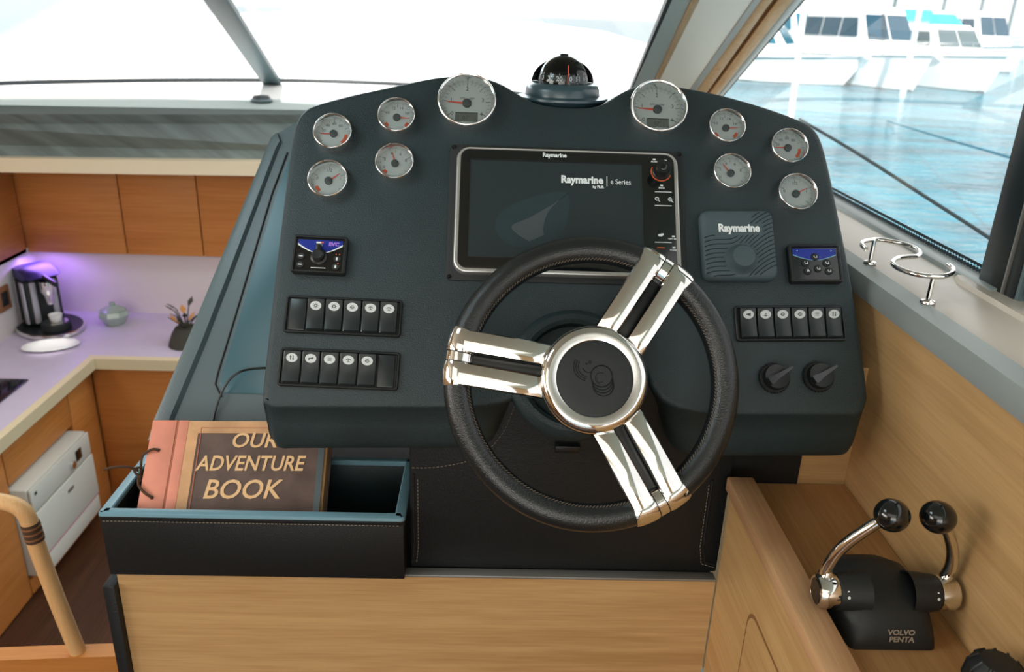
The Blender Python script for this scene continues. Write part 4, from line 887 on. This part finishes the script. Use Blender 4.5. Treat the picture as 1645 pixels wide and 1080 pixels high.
def rockers(px4, label, slots, tilt, blank_first=None):
    t, W, H, f = panel_frame(px4, label, 'switch panel', 'switch_panel', 0.004)
    bm = B(); o = rrect(W, H, 0.005, 4); loft(bm, [[Vector((p.x, p.y, z)) for p in inset(o, d)] for d, z in ((0, 0.0003), (0, 0.004), (0.001, 0.0052), (0.003, 0.0052), (0.0042, 0.0020))], True, True); obj('panel_frame', bm, 'black', t)
    n = len(slots); cw_ = (W - 0.011) / n
    for i, g in enumerate(slots):
        x = -W / 2 + 0.0055 + cw_ * (i + 0.5); hw = cw_ / 2 - 0.0014; hh = H / 2 - 0.0046
        if g is None:
            bm = B(); rprism(bm, rrect(hw * 2, hh * 2, 0.002, 3, x, 0), 0.002, 0.0046, 0.0008); obj('blank_plate', bm, 'rocker', t); continue
        prof = [(-hh, 0.0022), (-hh, 0.0055), (-hh + 0.002, 0.0088), (-hh * 0.4, 0.0082), (0.0, 0.0085), (hh * 0.45, 0.0105), (hh - 0.002, 0.0128), (hh, 0.0105), (hh, 0.0022)]
        rings = []
        for xx, sc in ((x - hw, 0.90), (x - hw + 0.0018, 1.0), (x + hw - 0.0018, 1.0), (x + hw, 0.90)):
            rings.append([Vector((xx, y * (0.985 if sc < 1 else 1), 0.0022 + (z - 0.0022) * sc)) for y, z in prof])
        bm = B(); loft(bm, rings); r = obj('rocker_switch', bm, 'rocker', t, angle=28)
        yc = hh * 0.52; zc = 0.0110
        M = T(x, yc, zc) @ Matrix.Rotation(math.radians(17), 4, 'X')
        bm = B(); disc(bm, 0.0082, -0.001, 0.0006, 28, M, sx=1.0, sy=0.80); obj('icon_disc', bm, 'switch_disc', r)
        bm = B(); glyph(bm, g, 0, 0, 0.0006); xf(bm, bm.verts, M @ Matrix.Diagonal((1.6, 1.6, 1, 1))); obj('icon_symbol', bm, 'ink', r)
        bm = B(); box(bm, x - hw + 0.0004, x - hw + 0.0014, -hh + 0.001, -hh + 0.0022, 0.0058, 0.0080); obj('status_lamp', bm, 'white_print' if i > 2 and tilt else 'hubdark', r)
rockers([(461, 474), (648, 483), (642, 542), (454, 534)], 'row of rocker switches under the port control panel with its first slot blank', [None, 'sun', 'sun', 'lamp', 'wiper', 'wiper'], True)
rockers([(451, 558), (643, 567), (639, 628), (445, 620)], 'lowest row of rocker switches on the port side with its last slot blank', ['arrows', 'flow', 'bars', 'wiper', 'lamp', None], False)
rockers([(1179, 491), (1352, 491), (1363, 547), (1184, 549)], 'row of six rocker switches above the two ignition switches', ['horn', 'anchor', 'lamp', 'lamp', 'bars', 'arrows'], False)

# ------------------------------------------------------------------ instrument cover
t, W, H, f = panel_frame([(1123, 338), (1240, 338), (1251, 450), (1131, 450)], 'rounded grey rubber instrument cover with wavy grooves and white lettering', 'instrument cover', 'instrument_cover', 0.014)
bm = B(); o = rrect(W, H, 0.014, 6)
def bulge(d, z): return [Vector((p.x, p.y, z)) for p in rrect(W - 2 * d, H - 2 * d, max(0.003, 0.014 - d), 6)]
loft(bm, [bulge(0.001, 0.0003), bulge(0, 0.004), bulge(0, 0.012), bulge(0.0018, 0.0165), bulge(0.005, 0.0195), bulge(0.010, 0.0208), bulge(0.02, 0.0212)]); obj('cover_shell', bm, 'cover_teal', t)
u, v = f(1194, 413, 0.03); simple('knob_bulge', 'cover_teal', t, lambda bm: lathe(bm, [(0.0245, 0.0205), (0.0215, 0.0235), (0.0195, 0.031), (0.0165, 0.0355), (0.010, 0.0372), (0, 0.0376)], 36, T(u, v, 0)))
bm = B(); hw, hh = W / 2 - 0.003, H / 2 - 0.003
def surf(x, y):
    dx = hw + 0.003 - abs(x); dy = hh + 0.003 - abs(y); d = min(dx, dy)
    for dd, z in ((0.0018, 0.0165), (0.005, 0.0195), (0.010, 0.0208), (1, 0.0212)):
        if d <= dd: return z
for k in range(19):
    c = -0.085 + 0.0072 * k; run = []
    for j in range(41):
        x = -hw + 2 * hw * j / 40
        y = c + 0.026 / (1 + math.exp(-(x - 0.004) / 0.009)) * (1.25 - 0.012 * k) + 0.012 * (x / hw) - 0.006 * math.sin((x + 0.02) * 60)
        ok = abs(y) < hh - 0.001 and (x - u) ** 2 + (y - v) ** 2 > 0.025 ** 2 and not (y > 0.013 and x < 0.010 + (y - 0.013) * 0.35) and not (0.014 < y < 0.032 and x < 0.036)
        if ok: run.append(Vector((x, y, surf(x, y) + 0.0001)))
        if (not ok or j == 40) and len(run) > 2: tube(bm, run, 0.0007, 5)
        if not ok: run = []
obj('wave_grooves', bm, 'cover_groove', t)
bm = B(); a, b = f(1187, 367, 0.021); text(bm, 'Raymarine', 0.0175, a, b, 0.0212, bold=0.0008, stretch=0.86); obj('lettering', bm, 'white_print', t)

# ------------------------------------------------------------------ ignition switches
for px, py, lab in ((1247, 606, 'black round ignition switch on the wheel side of its pair below the switch row'), (1318, 604, 'black round ignition switch on the window side of its pair below the switch row')):
    t = thing('ignition_switch', lab, 'ignition switch', dash_at(px, py, 0.012), group='ignition switches at the pod\'s lower corner')
    simple('collar', 'rubber', t, lambda bm: [lathe(bm, [(0.0225, 0.0003), (0.0225, 0.0065), (0.021, 0.0085), (0, 0.0085)], 36)] + [box(bm, 0.0215, 0.0234, -0.001, 0.001, 0.001, 0.0062, M=Matrix.Rotation(2 * PI * k / 28, 4, 'Z')) for k in range(28)])
    simple('cap', 'black', t, lathe, [(0.0195, 0.0086), (0.0192, 0.016), (0.018, 0.0182), (0.0165, 0.0178), (0, 0.0172)], 32)
    M = Matrix.Rotation(math.radians(32), 4, 'Z')
    simple('lever', 'black_gloss', t, lambda bm: loft(bm, [[Vector((x, y, z)) for x, y in ((-0.017, -0.0058), (-0.013, -0.0062), (-0.004, -0.004), (0.024, -0.0016), (0.0245, 0.0016), (-0.004, 0.004), (-0.013, 0.0062), (-0.017, 0.0058))] for z in (0.0174, 0.0262)], M=M))

# ------------------------------------------------------------------ steering wheel
CW = ray(950.5, 612) * 1.10
MW = tilted(CW, 30, 0)
sw = thing('steering_wheel', 'black leather steering wheel with three double chrome spokes', 'steering wheel', MW)
RM_, RT = 0.1815, 0.0188
def torus(bm, R, r, a0, a1, n, m=16, z=0.0, M=None):
    rings = []
    for i in range(n + 1):
        a = a0 + (a1 - a0) * i / n
        rings.append([Vector(((R + r * math.cos(b)) * math.cos(a), (R + r * math.cos(b)) * math.sin(a), z + r * math.sin(b))) for b in [2 * PI * k / m for k in range(m)]])
    full = abs(a1 - a0) > 2 * PI - 1e-6
    return loft(bm, rings, not full, not full)
simple('rim', 'rim_leather', sw, lambda bm: (torus(bm, RM_, RT, 0, 2 * PI, 120, 22), bmesh.ops.remove_doubles(bm, verts=bm.verts, dist=1e-6)))
bm = B(); ns = 230
for k in range(ns):
    for dz in (-0.5, 0.5):
        pass
    a = 2 * PI * k / ns; b = math.radians(143)
    pts = []
    for da, db in ((-0.4, -5), (0.4, 5)):
        aa = a + da * 2 * PI / ns; bb = b + math.radians(db); r = RT + 0.0002
        pts.append(Vector(((RM_ + r * math.cos(bb)) * math.cos(aa), (RM_ + r * math.cos(bb)) * math.sin(aa), r * math.sin(bb))))
    tube(bm, pts, 0.0007, 4)
o = obj('stitching', bm, 'stitch_dim', sw); o['kind'] = 'stuff'
HZ = 0.028
for ang in (171.5, 57.5, -60.5):
    Ma = Matrix.Rotation(math.radians(ang), 4, 'Z')
    for s in (-1, 1):
        yc = s * 0.0222; hw = 0.0148
        ys = 1.0
        rings = []
        for x, z, w_ in ((0.052, HZ - 0.016, 0.95), (0.070, HZ - 0.010, 0.98), (0.085, 0.0200, 0.99), (0.105, 0.0218, 1.0), (0.125, 0.0228, 1.0), (0.145, 0.0228, 1.01), (0.165, 0.0218, 1.02), (0.178, 0.0205, 1.03)):
            h_ = hw * w_; yy = yc
            rings.append([Vector((x, yy - h_, z - 0.011)), Vector((x, yy + h_, z - 0.011)), Vector((x, yy + h_, z - 0.0026))] + [Vector((x, yy + (h_ - 0.0016) * c_, z + 0.0022 * (1 - c_ * c_) - 0.0006)) for c_ in (1, 0.8, 0.55, 0.28, 0, -0.28, -0.55, -0.8, -1)] + [Vector((x, yy - h_, z - 0.0026))])
        bm = B(); loft(bm, rings, M=Ma); sp_ = obj('spoke', bm, 'chrome', sw, angle=25)
        # clamp around the rim
        bm = B(); a_c = math.atan2(yc, 0.18); da = 0.0152 / RM_
        rings = []
        for i in range(7):
            a = a_c - da + 2 * da * i / 6; rr_ = RT + (0.0014 if i in (0, 6) else 0.0026)
            rings.append([Vector(((RM_ + rr_ * math.cos(b)) * math.cos(a), (RM_ + rr_ * math.cos(b)) * math.sin(a), rr_ * math.sin(b))) for b in [2 * PI * k / 24 for k in range(24)]])
        loft(bm, rings, M=Ma); obj('rim_clamp', bm, 'chrome', sp_)
    bm = B(); da = 0.0056 / RM_; rings = []
    for i in range(4):
        a = -da + 2 * da * i / 3; rr_ = RT + 0.0013
        rings.append([Vector(((RM_ + rr_ * math.cos(b)) * math.cos(a), (RM_ + rr_ * math.cos(b)) * math.sin(a), rr_ * math.sin(b))) for b in [2 * PI * k / 24 for k in range(24)]])
    loft(bm, rings, M=Ma); obj('rim_collar', bm, 'chrome', sw)
    bm = B(); box(bm, 0.055, 0.165, -0.0085, 0.0085, -0.004, 0.006, 0.002, M=Ma); obj('spoke_web', bm, 'black', sw)
simple('hub_ring', 'chrome', sw, lathe, [(0.0615, HZ + 0.0045), (0.0645, HZ + 0.0040), (0.0690, HZ + 0.0010), (0.0720, HZ - 0.0050), (0.0730, HZ - 0.012), (0.0722, HZ - 0.019), (0.068, HZ - 0.026), (0.05, HZ - 0.030), (0, HZ - 0.030)], 72)
simple('hub_face', 'chrome_soft', sw, lathe, [(0.0508, HZ + 0.0015), (0.0510, HZ + 0.0040), (0.0520, HZ + 0.0046), (0.0612, HZ + 0.0046)], 72)
pad = simple('hub_pad', 'black_matt', sw, lathe, [(0.0506, HZ + 0.001), (0.0504, HZ + 0.0030), (0.049, HZ + 0.0036), (0.03, HZ + 0.0042), (0, HZ + 0.0045)], 64)
bm = B(); zt = HZ + 0.0043
for k in range(4): torus(bm, 0.0145 - 0.0003 * k, 0.0007, (0 if k == 0 else math.radians(190)), (2 * PI if k == 0 else math.radians(362)), 30, 6, 0); xf(bm, bm.verts, T(0, 0.0, 0)); 
bm.free(); bm = B()
def ringarc(cx, cy, r, a0, a1, w_=0.0007):
    pts = [Vector((cx + r * math.cos(math.radians(a0 + (a1 - a0) * k / 24)), cy + r * math.sin(math.radians(a0 + (a1 - a0) * k / 24)), zt)) for k in range(25)]; tube(bm, pts, w_, 6)
cx, cy = 0.0088, 0.0035
ringarc(cx, cy, 0.0142, 0, 360, 0.0009)
for k in range(1, 4): ringarc(cx + 0.0008 * k, cy - 0.0042 * k, 0.0142 - 0.0002 * k, 185, 385, 0.0007)
ringarc(cx - 0.001, cy - 0.003, 0.0075, 60, 260, 0.0005); ringarc(cx - 0.002, cy - 0.004, 0.0045, 150, 330, 0.0005)
for k in range(3): ringarc(-0.0085 - 0.0005 * k, 0.0155, 0.0135 + 0.0026 * k, 150, 262, 0.0006)
ringarc(-0.0085, 0.0155, 0.0075, 195, 300, 0.0006); ringarc(-0.0065, 0.0215, 0.0017, 0, 360, 0.0005); ringarc(-0.0112, 0.0192, 0.0009, 0, 360, 0.0004)
obj('emblem', bm, 'black_gloss', pad)
bm = B(); lathe(bm, [(0.052, HZ - 0.031), (0.05, -0.02), (0.044, -0.04), (0.044, -0.13), (0, -0.13)], 40); obj('column', bm, 'black_matt', sw)
bm = B(); p = onY(911, 716, YW + 0.0195); box(bm, p.x - 0.02, p.x + 0.02, p.y - 0.014, p.y - 0.0005, p.z - 0.006, p.z + 0.006, 0.002); tag(obj('column_clip', bm, 'black', None), 'small black clip on the leather panel under the wheel hub', 'clip')

# ------------------------------------------------------------------ throttle
tp = onZ(1448, 1042, ZF)
TC = Vector((0.508, 0.822, ZF))
th = thing('throttle_control', 'black twin lever engine throttle with chrome arms and ball knobs', 'throttle', T(*TC) @ Matrix.Rotation(math.radians(0), 4, 'Z'))
bm = B(); secs = []
for y, w0, w1, h_ in ((-0.046, 0.048, 0.044, 0.008), (-0.043, 0.053, 0.048, 0.022), (-0.032, 0.056, 0.048, 0.040), (-0.012, 0.060, 0.052, 0.056), (0.015, 0.063, 0.053, 0.067), (0.045, 0.062, 0.050, 0.067), (0.075, 0.056, 0.042, 0.052), (0.092, 0.044, 0.032, 0.028)):
    pts = []
    for k in range(13):
        a = PI * k / 12; c = math.cos(a); s = math.sin(a)
        e = 0.55
        pts.append(Vector(((w0 + (w1 - w0) * s) * math.copysign(abs(c) ** e, c), y, 0.0005 + h_ * abs(s) ** e)))
    secs.append(pts)
loft(bm, secs); obj('housing', bm, 'rubber', th, angle=60)
yh, zh = 0.0, 0.051
knobs = [(1433, 828, 0.96, -1), (1507, 831, 0.955, 1)]
TI = th.matrix_world.inverted() if False else T(*(-TC))
for px, py, yk, s in knobs:
    kp = TI @ onY(px, py, 0.805)
    hub = Vector((s * 0.066, yh, zh))
    Mh = T(*hub) @ Matrix.Rotation(s * PI / 2, 4, 'Y')
    simple('side_boss', 'rubber', th, lambda bm: lathe(bm, [(0.027, -0.040), (0.0235, -0.010), (0.0225, -0.003), (0.021, -0.002), (0, -0.002)], 32, Mh))
    hb = simple('lever_hub', 'chrome', th, lambda bm: lathe(bm, [(0.0215, -0.0015), (0.0222, 0.004), (0.0222, 0.016), (0.0195, 0.0215), (0.0165, 0.0222), (0.0155, 0.0205), (0, 0.0205)], 36, Mh))
    simple('hub_cap', 'black_gloss', hb, lambda bm: lathe(bm, [(0.0153, 0.0206), (0.0145, 0.0225), (0, 0.0235)], 28, Mh))
    h2 = hub + Vector((s * 0.010, 0.006, 0.016))
    mid = h2.lerp(kp, 0.5) + Vector((s * 0.016, 0.004, -0.002)); q1 = h2.lerp(kp, 0.22) + Vector((s * 0.011, 0.002, 0.0))
    path = smooth_path([hub + Vector((s * 0.009, 0, 0.004)), h2, q1, mid, kp.lerp(mid, 0.35) + Vector((s * 0.004, 0, 0)), kp], 6)
    nn = len(path); bm = B(); tube(bm, path, [0.0088 - 0.0024 * i / (nn - 1) for i in range(nn)], 14); lv = obj('lever', bm, 'chrome', th)
    bm = B(); lathe(bm, [(0.0, -0.0195)] + [(0.0205 * math.cos(math.radians(a)), 0.0195 * math.sin(math.radians(a))) for a in range(-84, 90, 7)] + [(0, 0.0195)], 32, T(*kp)); obj('ball_knob', bm, 'black_gloss', lv)
    bm = B()
    for k, (dy, dz) in enumerate(((-0.012, 0.0202), (-0.016, 0.0175))): 
        disc(bm, 0.0013 + 0.0006 * k, 0, 0.0004, 8, T(hub.x - s * (0.010), hub.y - 0.0225 + 0.004 * (1 - k), hub.z + 0.008 + 0.006 * (1 - k)) @ Matrix.Rotation(math.radians(72), 4, 'X'))
    obj('position_mark', bm, 'white_print', th)
Mt = T(0.006, -0.0445, 0.0205) @ Matrix.Rotation(math.radians(64), 4, 'X')
bm = B(); text(bm, 'VOLVO', 0.0088, 0, 0.0045, 0.0010, bold=0.0003, shear=0.15, M=Mt, stretch=1.15); text(bm, 'PENTA', 0.0088, 0, -0.0038, 0.0010, bold=0.0003, shear=0.15, M=Mt, stretch=1.15); obj('lettering', bm, 'stitch', th)

# black ribbed knob further aft on the shelf
kp = onZ(1612, 1120, ZF)
t = thing('joystick', 'black ribbed joystick knob on the shelf behind the throttle', 'joystick', T(0.557, kp.y - 0.035, ZF))
simple('base', 'rubber', t, lathe, [(0, 0.0), (0.042, 0.0), (0.042, 0.006), (0.03, 0.012), (0.02, 0.035), (0, 0.035)], 32)
bm = B(); lathe(bm, [(0.018, 0.032), (0.026, 0.040), (0.030, 0.056), (0.028, 0.074), (0.019, 0.084), (0, 0.087)], 32); kb = obj('knob', bm, 'rubber', t)
for k in range(10):
    a = 2 * PI * k / 10; bm = B(); tube(bm, [Vector((r * math.cos(a), r * math.sin(a), z)) for r, z in ((0.0262, 0.041), (0.0304, 0.056), (0.0285, 0.074), (0.0195, 0.0845))], 0.0016, 6); obj('grip_rib', bm, 'black', kb)

# ------------------------------------------------------------------ S-shaped chrome holder on the sill
ZH = -0.365 + 0.040
rs = thing('glass_holder', 'S-shaped polished chrome bar holder standing on the window sill', 'holder', T(*onZ(1405, 412, -0.365))); RO = Vector(rs.location)
pp = [onZ(x, y, ZH) for x, y in ((1391, 400), (1385, 394), (1386, 389), (1396, 386), (1410, 385), (1432, 388), (1455, 393), (1472, 400), (1478, 407), (1472, 412), (1456, 413), (1441, 415), (1434, 421), (1437, 427), (1450, 434), (1472, 441), (1495, 444), (1516, 444), (1529, 439), (1531, 432), (1524, 426))]
bm = B(); tube(bm, [p - RO for p in smooth_path(pp, 5)], 0.0038, 12); obj('bar', bm, 'chrome', rs)
for px, py in ((1405, 386), (1500, 444)):
    a = onZ(px, py, ZH); b = Vector((a.x, a.y, -0.365)); bm = B(); tube(bm, [a - RO, b - RO + Vector((0, 0, 0.001))], 0.0034, 10); p_ = obj('post', bm, 'chrome', rs)
    simple('foot', 'chrome', p_, lambda bm: lathe(bm, [(0.0036, 0.006), (0.0095, 0.004), (0.0105, 0.0015), (0.0105, 0.0005), (0, 0.0005)], 24, T(*(b - RO))))

# ================================================================== MARINA
ZWAT = -2.8
bm = B(); loft(bm, [[Vector((-400, -200, z)), Vector((700, -200, z)), Vector((700, 900, z)), Vector((-400, 900, z))] for z in (ZWAT - 0.5, ZWAT)])
wo = obj('water', bm, 'water', None, smooth=False); wo['kind'] = 'stuff'; wo['label'] = 'rippled teal marina water'; wo['category'] = 'water'

def boat(name, label, px, py, L, heading, bw, fb, cabin, windows, deck_extra=None, group='yachts moored across the marina', cover=None):
    p = onZ(px, py, ZWAT)
    t = thing(name, label, 'boat', T(p.x, p.y, ZWAT) @ Matrix.Rotation(math.radians(heading), 4, 'Z'), group)
    # hull: x forward; bow at 0, stern at -L
    secs = []
    for s in (0, 0.04, 0.12, 0.25, 0.45, 0.7, 1.0):
        w_ = bw / 2 * (1 - (1 - min(1, s / 0.55)) ** 2.2) + 0.02; fl = 1 - 0.45 * (1 - min(1, s / 0.6)); x = -L * s; zz = fb * (1.25 - 0.3 * min(1, s / 0.7))
        rake_ = 1.1 * (1 - min(1, s / 0.25)); wl = w_ * fl * 0.8
        secs.append([Vector((x - rake_, -wl, -0.3)), Vector((x - rake_ * 0.8, -wl, 0.05)), Vector((x - rake_ * 0.3, -w_ * 0.93, zz * 0.6)), Vector((x, -w_, zz)), Vector((x, w_, zz)), Vector((x - rake_ * 0.3, w_ * 0.93, zz * 0.6)), Vector((x - rake_ * 0.8, wl, 0.05)), Vector((x - rake_, wl, -0.3))])
    bm = B(); loft(bm, secs); obj('hull', bm, 'gelcoat', t)
    bm = B()
    for s in (-1, 1):
        pts = [Vector((v.x, v.y + s * 0.02, v.z - 0.02)) for v in [sec[3] if s < 0 else sec[4] for sec in secs]]; tube(bm, pts, 0.05, 6)
    obj('rub_rail', bm, 'hull_grey', t)
    bm = B(); loft(bm, [[v + Vector((0, 0, 0)) for v in (Vector((sec[1].x, sec[1].y - 0.01, 0.02)), Vector((sec[1].x, sec[1].y - 0.03, 0.16)), Vector((sec[6].x, sec[6].y + 0.03, 0.16)), Vector((sec[6].x, sec[6].y + 0.01, 0.02)))] for sec in secs]); obj('boot_stripe', bm, 'stripe', t)
    zd = fb
    for (x0, x1, w0, w1, z0, z1, rk) in cabin:
        bm = B(); secs2 = []
        loft(bm, [[Vector((x0, -w0 / 2, zd + z0)), Vector((x0, w0 / 2, zd + z0)), Vector((x1, w0 / 2, zd + z0)), Vector((x1, -w0 / 2, zd + z0))], [Vector((x0 - rk, -w1 / 2, zd + z1)), Vector((x0 - rk, w1 / 2, zd + z1)), Vector((x1 + rk * 0.15, w1 / 2, zd + z1)), Vector((x1 + rk * 0.15, -w1 / 2, zd + z1))]])
        bmesh.ops.bevel(bm, geom=list(bm.edges), offset=0.12, segments=2, affect='EDGES'); obj('deckhouse', bm, 'gelcoat', t)
        if windows:
            for s in (-1, 1):
                zm0, zm1 = 0.42, 0.80
                def sidept(x, f): wv = w0 + (w1 - w0) * f; return Vector((x, s * (wv / 2 + 0.015), zd + z0 + (z1 - z0) * f))
                n = 3; span = (x0 - rk * 0.7 - (x1 + 0.3))
                for k in range(n):
                    xa = x1 + 0.3 + span * k / n + 0.06; xb = x1 + 0.3 + span * (k + 1) / n - 0.06
                    q = [sidept(xa, zm0), sidept(xb, zm0), sidept(xb - (0.35 if k == n - 1 else 0), zm1), sidept(xa, zm1)]
                    bm = B(); loft(bm, [q, [v + Vector((0, s * 0.03, 0)) for v in q]]); obj('side_window', bm, windows, t)
            for k in range(2):
                ya, yb = (-w0 / 2 + 0.2, -0.06) if k == 0 else (0.06, w0 / 2 - 0.2)
                def fp(y, f): return Vector((x0 - rk * f + 0.04, y * (1 + (w1 / w0 - 1) * f), zd + z0 + (z1 - z0) * f))
                q = [fp(ya, 0.38), fp(yb, 0.38), fp(yb, 0.86), fp(ya, 0.86)]; bm = B(); loft(bm, [q, [v + Vector((0.03, 0, 0.02)) for v in q]]); obj('windscreen', bm, windows, t)
    # bow rail
    bm = B(); z_r = fb * 1.25 + 0.55
    for s in (-1, 1):
        top_ = [Vector((sec[3].x - 0.1, s * max(0.02, abs(sec[3].y) - 0.12), sec[3].z + 0.55)) for sec in secs[:5]]; tube(bm, top_, 0.02, 6)
        for sec in secs[1:5]: tube(bm, [Vector((sec[3].x - 0.1, s * (abs(sec[3].y) - 0.12), sec[3].z)), Vector((sec[3].x - 0.1, s * (abs(sec[3].y) - 0.12), sec[3].z + 0.55))], 0.018, 6)
    obj('bow_rail', bm, 'chrome_soft', t)
    if cover:
        for (x0, x1, w_, z0, z1) in cover:
            bm = B(); loft(bm, [[Vector((x0, -w_ / 2, zd + z0)), Vector((x0, w_ / 2, zd + z0)), Vector((x1, w_ / 2, zd + z0)), Vector((x1, -w_ / 2, zd + z0))], [Vector((x0 - 0.5, -w_ / 2 * 0.8, zd + z1)), Vector((x0 - 0.5, w_ / 2 * 0.8, zd + z1)), Vector((x1 + 0.2, w_ / 2 * 0.8, zd + z1)), Vector((x1 + 0.2, -w_ / 2 * 0.8, zd + z1))]]); obj('canvas_cover', bm, 'canvas_cyan', t)
    return t
boat('motor_yacht', 'white motor yacht with long grey cabin windows nearest the windscreen pillar', 1384, 141, 11, -28, 3.8, 1.15, [(-3.2, -9.0, 2.9, 2.4, 0.0, 1.7, 1.2), (-4.6, -8.6, 2.3, 2.0, 1.65, 2.7, 0.5)], 'window_dark')
boat('motor_yacht', 'white motor yacht with big dark teal windscreen behind the thin pale mast', 1486, 152, 11, -78, 3.3, 1.35, [(-2.6, -8.8, 3.1, 2.5, 0.0, 2.3, 1.5)], 'window_deep')
boat('motor_yacht', 'white motor yacht with cyan canvas covers beside the black window post', 1604, 154, 12, -77, 3.5, 1.4, [(-2.6, -9.6, 3.0, 2.4, 0.0, 1.6, 1.2)], 'stripe', cover=[(-4.0, -4.8, 1.4, 1.6, 2.1), (-6.0, -7.8, 1.9, 1.75, 2.3)])
boat('motor_yacht', 'far white motor yacht behind the one with long grey cabin windows', 1345, 112, 9, -65, 4.0, 1.4, [(-2.4, -8.0, 3.2, 2.6, 0.0, 2.4, 1.2)], 'window_dark', group='yachts in the far row')
boat('motor_yacht', 'far white motor yacht behind the dark windscreen yacht', 1510, 116, 9, -70, 4.2, 1.5, [(-2.4, -8.0, 3.4, 2.8, 0.0, 2.6, 1.2)], 'hull_grey', group='yachts in the far row')
boat('motor_yacht', 'far white motor yacht behind the cyan covered boat', 1640, 119, 9, -70, 4.2, 1.5, [(-2.4, -8.0, 3.4, 2.8, 0.0, 2.6, 1.2)], 'window_deep', group='yachts in the far row')
# own foredeck beyond the windscreen
fd = thing('foredeck', 'white foredeck of the boat seen through the windscreen', 'deck', T(-1.1, 5.2, -0.5)); FO = Vector(fd.location)
bm = B(); rows = []
for y, z, hw_, hs in ((4.3, -0.56, 2.9, 1.9), (5.2, -0.46, 2.9, 2.25), (6.5, -0.32, 2.9, 2.6), (8.0, -0.20, 2.8, 2.6), (9.5, -0.11, 2.4, 2.3), (10.8, -0.05, 1.6, 1.5), (11.8, -0.02, 0.1, 0.1)):
    rows.append([Vector((-1.1 + (hw_ if c_ < 0 else hs) * c_, y, z - 0.04 * c_ * c_)) - FO for c_ in (-1, -0.7, -0.35, 0, 0.35, 0.7, 1)] + [Vector((-1.1 + hs * 0.9, y, -0.75)) - FO, Vector((-1.1 - hw_ * 0.9, y, -0.75)) - FO])
loft(bm, rows); obj('deck_moulding', bm, 'gelcoat', fd)
# masts
def mast(px, py, h, r, label, m='mast'):
    p = onZ(px, py, ZWAT); t = thing('mast', label, 'mast', T(p.x, p.y, ZWAT), 'masts standing among the yachts')
    simple('pole', m, t, lambda bm: tube(bm, [(0, 0, -0.3), (0, 0, h)], [r, r * 0.7], 10)); simple('spreader', m, t, lambda bm: tube(bm, [(-0.8, 0.3, h * 0.55), (0.8, -0.3, h * 0.55)], r * 0.4, 6))
mast(1449, 155, 12, 0.13, 'tall pale mast in front of the dark windscreen yacht')
for i, (px, py) in enumerate(((1420, 98), (1455, 99), (1497, 101), (1522, 101), (1556, 103), (1590, 104), (1606, 105), (1632, 105))):
    mast(px, py, 13 + (i * 37 % 5), 0.16, 'slender far mast behind the row of yachts', 'mast' if i % 2 else 'quay_dark')
# far quay
p0 = onZ(1330, 86, ZWAT); p1 = onZ(1800, 102, ZWAT)
bm = B(); d = Vector((0, 6, 0)); loft(bm, [[p0 + Vector((0, 0, 0.0)), p1 + Vector((60, 0, 0.0)), p1 + Vector((60, 0, 1.3)), p0 + Vector((0, 0, 1.3))], [p0 + d + Vector((0, 0, 0.0)), p1 + d + Vector((60, 0, 0.0)), p1 + d + Vector((60, 0, 1.3)), p0 + d + Vector((0, 0, 1.3))]])
tag(obj('quay', bm, 'quay', None), 'grey stone quay wall at the far side of the marina', 'quay')
# own stanchion and mooring lines outside the side window
a = onY(1279, 186, 3.4); b = onY(1291, 10, 3.4); 
t = thing('guard_stanchion', 'white guard rail stanchion outside the window beside the pillar', 'stanchion', T(a.x, a.y, -1.0)); simple('pole', 'gelcoat', t, lambda bm: tube(bm, [(0, 0, 0), (b.x - a.x, 0, 1.15)], 0.0125, 12)); simple('foot', 'chrome_soft', t, lambda bm: lathe(bm, [(0.013, 0.05), (0.02, 0.045), (0.035, 0.004), (0.035, 0), (0, 0)], 20))
t = bx('side_deck', 'gelcoat', None, 0.86, a.x + 0.12, -2.5, 4.6, -1.06, -1.002); tag(t, 'white side deck of the boat outside the starboard window', 'deck')
def rope(name, label, pts, r, m):
    t = thing(name, label, 'rope', T(*pts[0])); bm = B(); P = [Vector(p) - Vector(pts[0]) for p in pts]; tube(bm, smooth_path(P, 8), r, 8); obj('line', bm, m, t)
s0 = Vector((a.x + 0.02, a.y, a.z + 0.12)); s0 = onY(1285, 192, 3.35)
rope('mooring_rope', 'thick dark mooring rope sloping down across the side window', [s0, onY(1375, 245, 3.0), onY(1480, 312, 2.7), onY(1602, 391, 2.5), onY(1760, 500, 2.4)], 0.0062, 'rope_dark')
q0 = onZ(1425, 196, ZWAT)
rope('mooring_rope', 'thin teal mooring line running from the water toward the window post', [q0 + Vector((0, 0, 0.03)), q0.lerp(onY(1760, 292, 9.0), 0.5), onY(1760, 292, 9.0)], 0.02, 'rope_teal')
